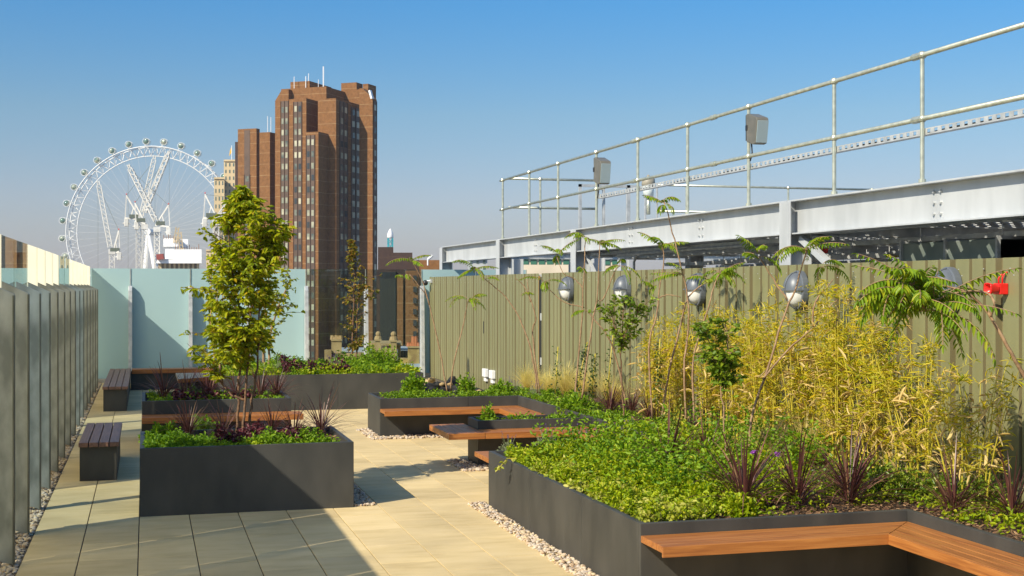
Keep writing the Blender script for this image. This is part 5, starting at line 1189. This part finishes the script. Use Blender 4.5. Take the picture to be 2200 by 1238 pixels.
for i, (u, v, z, s, lb_) in enumerate(CD):
    p = atz(u, v, z); k = i % 3; s *= .84 if i < 5 else .95 if i < 11 else 1.0 if i < 19 else .88
    if not used[k]: q = protos[k]; used[k] = True; q.location = p; q.scale = (s, s, s)
    else: q = dup(protos[k], p, RNG.uniform(0, 6), sc=s)
    q['label'] = lb_
# ---- feather grass
STP = [(1155, 842, .85, 'small pale feather grass tuft right at the dark wall joint'), (1245, 852, .95, 'pale feather grass tuft below and right of the first wall lamp'), (1305, 858, 1.0, 'pale feather grass tuft by the tall yellow cane'), (1325, 865, .9, 'small pale feather grass tuft between two larger ones by the sapling'), (1410, 880, .95, 'pale feather grass tuft right of the ivy column'), (1132, 836, 1.0, 'pale feather grass tuft left of the dark wall joint'), (1180, 846, .9, 'pale feather grass tuft right of the dark wall joint'), (1215, 848, 1.15, 'pale feather grass tuft below the first wall lamp'), (1275, 850, 1.1, 'pale feather grass tuft left of the round-headed sapling'), (1348, 862, 1.05, 'pale feather grass tuft below the second wall lamp'), (1378, 872, 1.0, 'pale feather grass tuft left of the crooked young tree'), (1648, 1000, 1.0, 'upright feather grass tuft at the foot of the large forked tree'), (1735, 1000, 1.15, 'spreading feather grass tuft in front of the bamboo'), (1700, 995, .8, 'small feather grass tuft between two larger ones before the bamboo')]
sp_ = None
for (u, v, s, lb_) in STP:
    p = atz(u, v, .56)
    if sp_ is None:
        sp_ = thing('feather_grass', lb_, 'grass tuft', (0, 0, 0), 'feather grass tufts'); n = 430
        az = RNG.uniform(0, 2*pi, n); V, F = blades(RNG.normal(0, .02, (n, 3))*np.array([1, 1, .3]), az, RNG.uniform(.7, 1.55, n), RNG.uniform(.25, .58, n), .0042, RNG.uniform(.2, 1.4, n), 6, taper=.7)
        npmesh('blades', V, F, M['stipa'], sp_); q = sp_; q.location = p; q.scale = (s,)*3
    else: q = dup(sp_, p, RNG.uniform(0, 6), sc=s)
    q['label'] = lb_
# ---- lavender
LV = [(1093, 975, .8, 'small lavender at the far left corner of the near right planter'), (1170, 968, 1.0, 'lavender second from the corner of the near right planter'), (1192, 972, .7, 'small lavender between two larger ones behind the green cover'), (1228, 976, 1.1, 'tall lavender with faded spikes by the middle bench'), (1262, 980, 1.15, 'wide grey-green lavender in front of the middle bench lip'), (1315, 985, 1.0, 'grey-green lavender nearest the thin sapling stem'),
      (1102, 850, 1.0, 'far lavender beside the back bay of the right planter'), (1150, 855, .9, 'lavender left of the feather grass at the dark wall joint'), (1345, 945, .9, 'lavender behind the spine of the planter near the sapling'), (720, 795, 1.2, 'lavender in the far planter left of the slim tree'), (600, 797, 1.0, 'lavender in the far planter right of the leafy tree'), (560, 798, .9, 'lavender in the far planter behind the leafy tree stems')]
lv0 = None
for (u, v, s, lb_) in LV:
    p = atz(u, v, .56 if u > 900 else .72)
    if lv0 is None:
        lv0 = thing('lavender', lb_, 'lavender', (0, 0, 0), 'lavender plants'); n = 420
        D = rvec(n, .15, 1); P0 = D*RNG.uniform(.02, .15, n)[:, None]*np.array([1, 1, 1.0]); npmesh('foliage', *leafs(P0, D+RNG.normal(0, .3, (n, 3)), rvec(n), RNG.uniform(.025, .05, n), .006), M['leaf_grey'], lv0)
        m = MB(); A = Acc()
        for k in range(9):
            a = RNG.uniform(0, 2*pi); e = RNG.uniform(1.0, 1.5); L_ = RNG.uniform(.17, .29); d = Vector((cos(a)*cos(e), sin(a)*cos(e), sin(e))); m.tube([d*.05, d*L_], .0022, 4, caps=False)
            nn = 18; tt = RNG.uniform(0, .045, nn)[:, None]; A.add(*leafs(np.array(tuple(d*L_))+np.array(tuple(d))*tt-.0, rvec(nn)+np.array(tuple(d))*.6, rvec(nn), .009, .008))
        m.build('stalks', M['leaf_grey'], lv0); A.build('flowers', M['purple'], lv0); q = lv0; q.location = p; q.scale = (s,)*3
    else: q = dup(lv0, p, RNG.uniform(0, 6), sc=s)
    q['label'] = lb_
# ---- rounded shrubs
def mound(label, u, v, z, rx, rz, n, mat, lsz=.03, name='shrub', cat='shrub', grp=None):
    p = atz(u, v, z); t = thing(name, label, cat, tuple(p), grp)
    D = rvec(n, -.05, 1); rr = (RNG.uniform(.25, 1.0, n)**.6)[:, None]*(1+.28*np.sin(D[:, :1]*9+u)+.18*np.sin(D[:, 1:2]*11+D[:, 2:]*6+v)); P0 = np.array(tuple(p))+D*rr*np.array([rx, rx, rz])
    V, F = leafs(P0, D+RNG.normal(0, .6, (n, 3)), rvec(n, .1, 1), lsz*RNG.uniform(.7, 1.3, n), lsz*.6, .25, .1); npmesh('foliage', V, F, mat, t)
    m = MB()
    for k in range(7):
        a = 2*pi*k/7; m.tube([p, p+Vector((cos(a)*rx*.5, sin(a)*rx*.5, rz*.6))], .006, 4)
    m.build('stems', M['trunk'], t); return t
mound('clipped round bright shrub at the foot of the bamboo', 1443, 955, .56, .21, .40, 1700, M['leaf_box'], .026)
mound('glossy green shrub on the mulch behind the near strap-leaved plants', 1812, 1062, .56, .26, .30, 1500, M['leaf_box'], .036)
mound('glossy green shrub right of centre in front of the bamboo', 1880, 1066, .56, .27, .30, 1500, M['leaf_box'], .036)
mound('low glossy green shrub in front of the open bamboo clump', 1948, 1072, .56, .23, .24, 1200, M['leaf_box'], .036)
mound('glossy green shrub left of the bottom right strap-leaved plant', 2030, 1082, .56, .22, .22, 1200, M['leaf_box'], .036)
mound('glossy green shrub near the right edge behind the corner mulch', 2110, 1086, .56, .24, .24, 1200, M['leaf_box'], .036)
mound('feathery bright green plant sitting high in the farthest bay planter', 888, 852, .57, .17, .33, 900, M['leaf_green2'], .06, 'leafy_plant', 'leafy plant')
mound('bright green plant beside the socket boxes', 1000, 846, .57, .14, .28, 500, M['leaf_green2'], .055, 'leafy_plant', 'leafy plant')
mound('bright green leafy plant right of the socket boxes', 1076, 850, .57, .17, .22, 600, M['leaf_green2'], .055, 'leafy_plant', 'leafy plant')
mound('upright green plant at the left end of the narrow inner planter', 1049, 905, .56, .09, .20, 260, M['leaf_green2'], .05, 'leafy_plant', 'leafy plant')
mound('bright green bushy plant by the third strap-leaved plant from the wall', 1240, 885, .56, .26, .22, 1100, M['leaf_green2'], .05, 'leafy_plant', 'leafy plant')
for (u, v, rx, rz, lb_) in ((1330, 985, .22, .34, 'tall green leafy plant beside the stem of the round-headed sapling'), (1480, 1000, .24, .34, 'tall green leafy plant left of the bushy sapling stem'), (1405, 985, .22, .30, 'green leafy plant between the lavender and the big strap-leaved plant'), (1535, 1040, .20, .28, 'green leafy plant below the bushy sapling'), (1650, 1035, .26, .24, 'green leafy plant under the upright feather grass'), (1500, 1090, .16, .16, 'low green leafy plant by the near bench edge'), (1590, 1110, .10, .14, 'small green leafy tuft on the mulch by the near bench'), (1290, 1010, .25, .16, 'low green mound in the middle of the ground cover')):
    mound(lb_, u, v, .56, rx, rz, 1100, M['leaf_green'], .05, 'leafy_plant', 'leafy plant')
mound('bright green leafy clump at the left end of the front planter', 350, 945, .62, .20, .16, 700, M['leaf_green2'], .05, 'leafy_plant', 'leafy plant')
mound('bright green feathery clump left of the leafy tree stems', 440, 930, .62, .14, .18, 420, M['leaf_green2'], .05, 'leafy_plant', 'leafy plant')
mound('broad bright green mound at the right part of the far planter', 808, 790, .66, .55, .40, 2200, M['leaf_green2'], .055, 'leafy_plant', 'leafy plant')
# ---- climbers on canes
for (u0, v0, u1, v1, d, lb_) in ((1193, 845, 1199, 745, 20.5, 'bare yellow cane with a little ivy left of the first lamp'), (1238, 845, 1262, 735, 19.8, 'leaning ivy-covered cane below the first lamp'), (1270, 850, 1279, 760, 19.4, 'short ivy-covered cane between the first two lamps'), (1303, 860, 1318, 712, 18.6, 'tall yellow cane with sparse ivy beside the sapling'), (1412, 870, 1418, 728, 17.4, 'upright ivy column right of the second lamp')):
    a = atd(u0, v0, d); b = atd(u1, v1, d); t = thing('climbing_plant', lb_, 'climbing plant', tuple(a), 'climbers on canes by the wall')
    MB().tube([a, b], .008, 6).build('cane', M['culm'], t, smooth=True)
    n = 160 if 'bare' not in lb_ and 'sparse' not in lb_ else 60; ts = RNG.uniform(0, .95, n)[:, None]; P0 = np.array(tuple(a))*(1-ts)+np.array(tuple(b))*ts+RNG.normal(0, .03, (n, 3))
    npmesh('leaves', *leafs(P0, rvec(n, -.6, .4), rvec(n, 0, 1), .035, .028), leaf_mat('ivy leaves', [(.02, .05, .012), (.05, .10, .02), (.09, .14, .03)], .4, .2), t)
# trailing shoot over the near planter corner
a = atz(1090, 985, .62); t = thing('trailing_shoot', 'yellow-green shoot trailing over the corner of the near right planter', 'plant', tuple(a))
pts = [atd(u, v, 13.4) for u, v in ((1110, 985), (1090, 985), (1077, 1000), (1072, 1008))]; MB().tube(pts, .004, 5).build('stem', M['culm'], t)
P0 = np.array([tuple(pts[i % 4].lerp(pts[min(i % 4+1, 3)], RNG.uniform())) for i in range(16)]); npmesh('leaves', *leafs(P0, rvec(16, -.8, .2), rvec(16, 0, 1), .05, .035), M['leaf_lime'], t)
# purple flowers
for (u, v, lb_) in ((1619, 973, 'purple flower head left of the upright feather grass'), (1671, 977, 'violet flower head right of the upright feather grass'), (1799, 1028, 'small purple flower above the glossy shrub'), (1985, 1034, 'tiny purple flower below the open bamboo')):
    p = atd(u, v, 11.6); t = thing('flower', lb_, 'flower', tuple(p), 'purple flowers in the right planter'); MB().tube([p-Vector((0, 0, .2)), p], .003, 4).build('stalk', M['leaf_green2'], t)
    n = 50; npmesh('petals', *leafs(np.array(tuple(p))+RNG.normal(0, .008, (n, 3)), rvec(n, -.2, 1), rvec(n), .022, .012), leaf_mat('purple petals', [(.30, .06, .42), (.45, .12, .55)], .5, .3), t)
# black membrane heap between the planter and the wall
t = thing('membrane_offcuts', 'heap of black membrane offcuts and rubble left at the foot of the wall end', 'debris', (6.6, 28.5, 0))
n = 60; V, F = stones(np.stack([RNG.uniform(5.6, 7.1, n), RNG.uniform(25.5, 31, n), RNG.uniform(.02, .18, n)], 1), .22, IV1, IF1); tag(npmesh('membrane', V, F, M['rubber'], t), kind='stuff')
n = 14; V, F = stones(np.stack([RNG.uniform(5.8, 7.0, n), RNG.uniform(25.5, 30, n), RNG.uniform(.15, .26, n)], 1), .12, IV1, IF1); tag(npmesh('rubble', V, F, M['oldstone'], t), kind='stuff')
# ---- air
hz = MB().box(-2550, 2550, -450, 4550, GZ-1, 110).build('haze', None) if False else None
hm = bpy.data.materials.new('air'); hm.use_nodes = True; hm.node_tree.nodes.clear()
vo = hm.node_tree.nodes.new('ShaderNodeVolumePrincipled'); vo.inputs['Density'].default_value = HAZE; vo.inputs['Color'].default_value = (.86, .90, .96, 1); vo.inputs['Anisotropy'].default_value = 0.2
oo = hm.node_tree.nodes.new('ShaderNodeOutputMaterial'); hm.node_tree.links.new(vo.outputs[0], oo.inputs['Volume'])
if HAZE > 0: tag(MB().box(-2550, 2550, -450, 4550, GZ-1, 112).build('haze', hm), kind='stuff')
for o in bpy.data.objects:
    if '_org' in o: del o['_org']
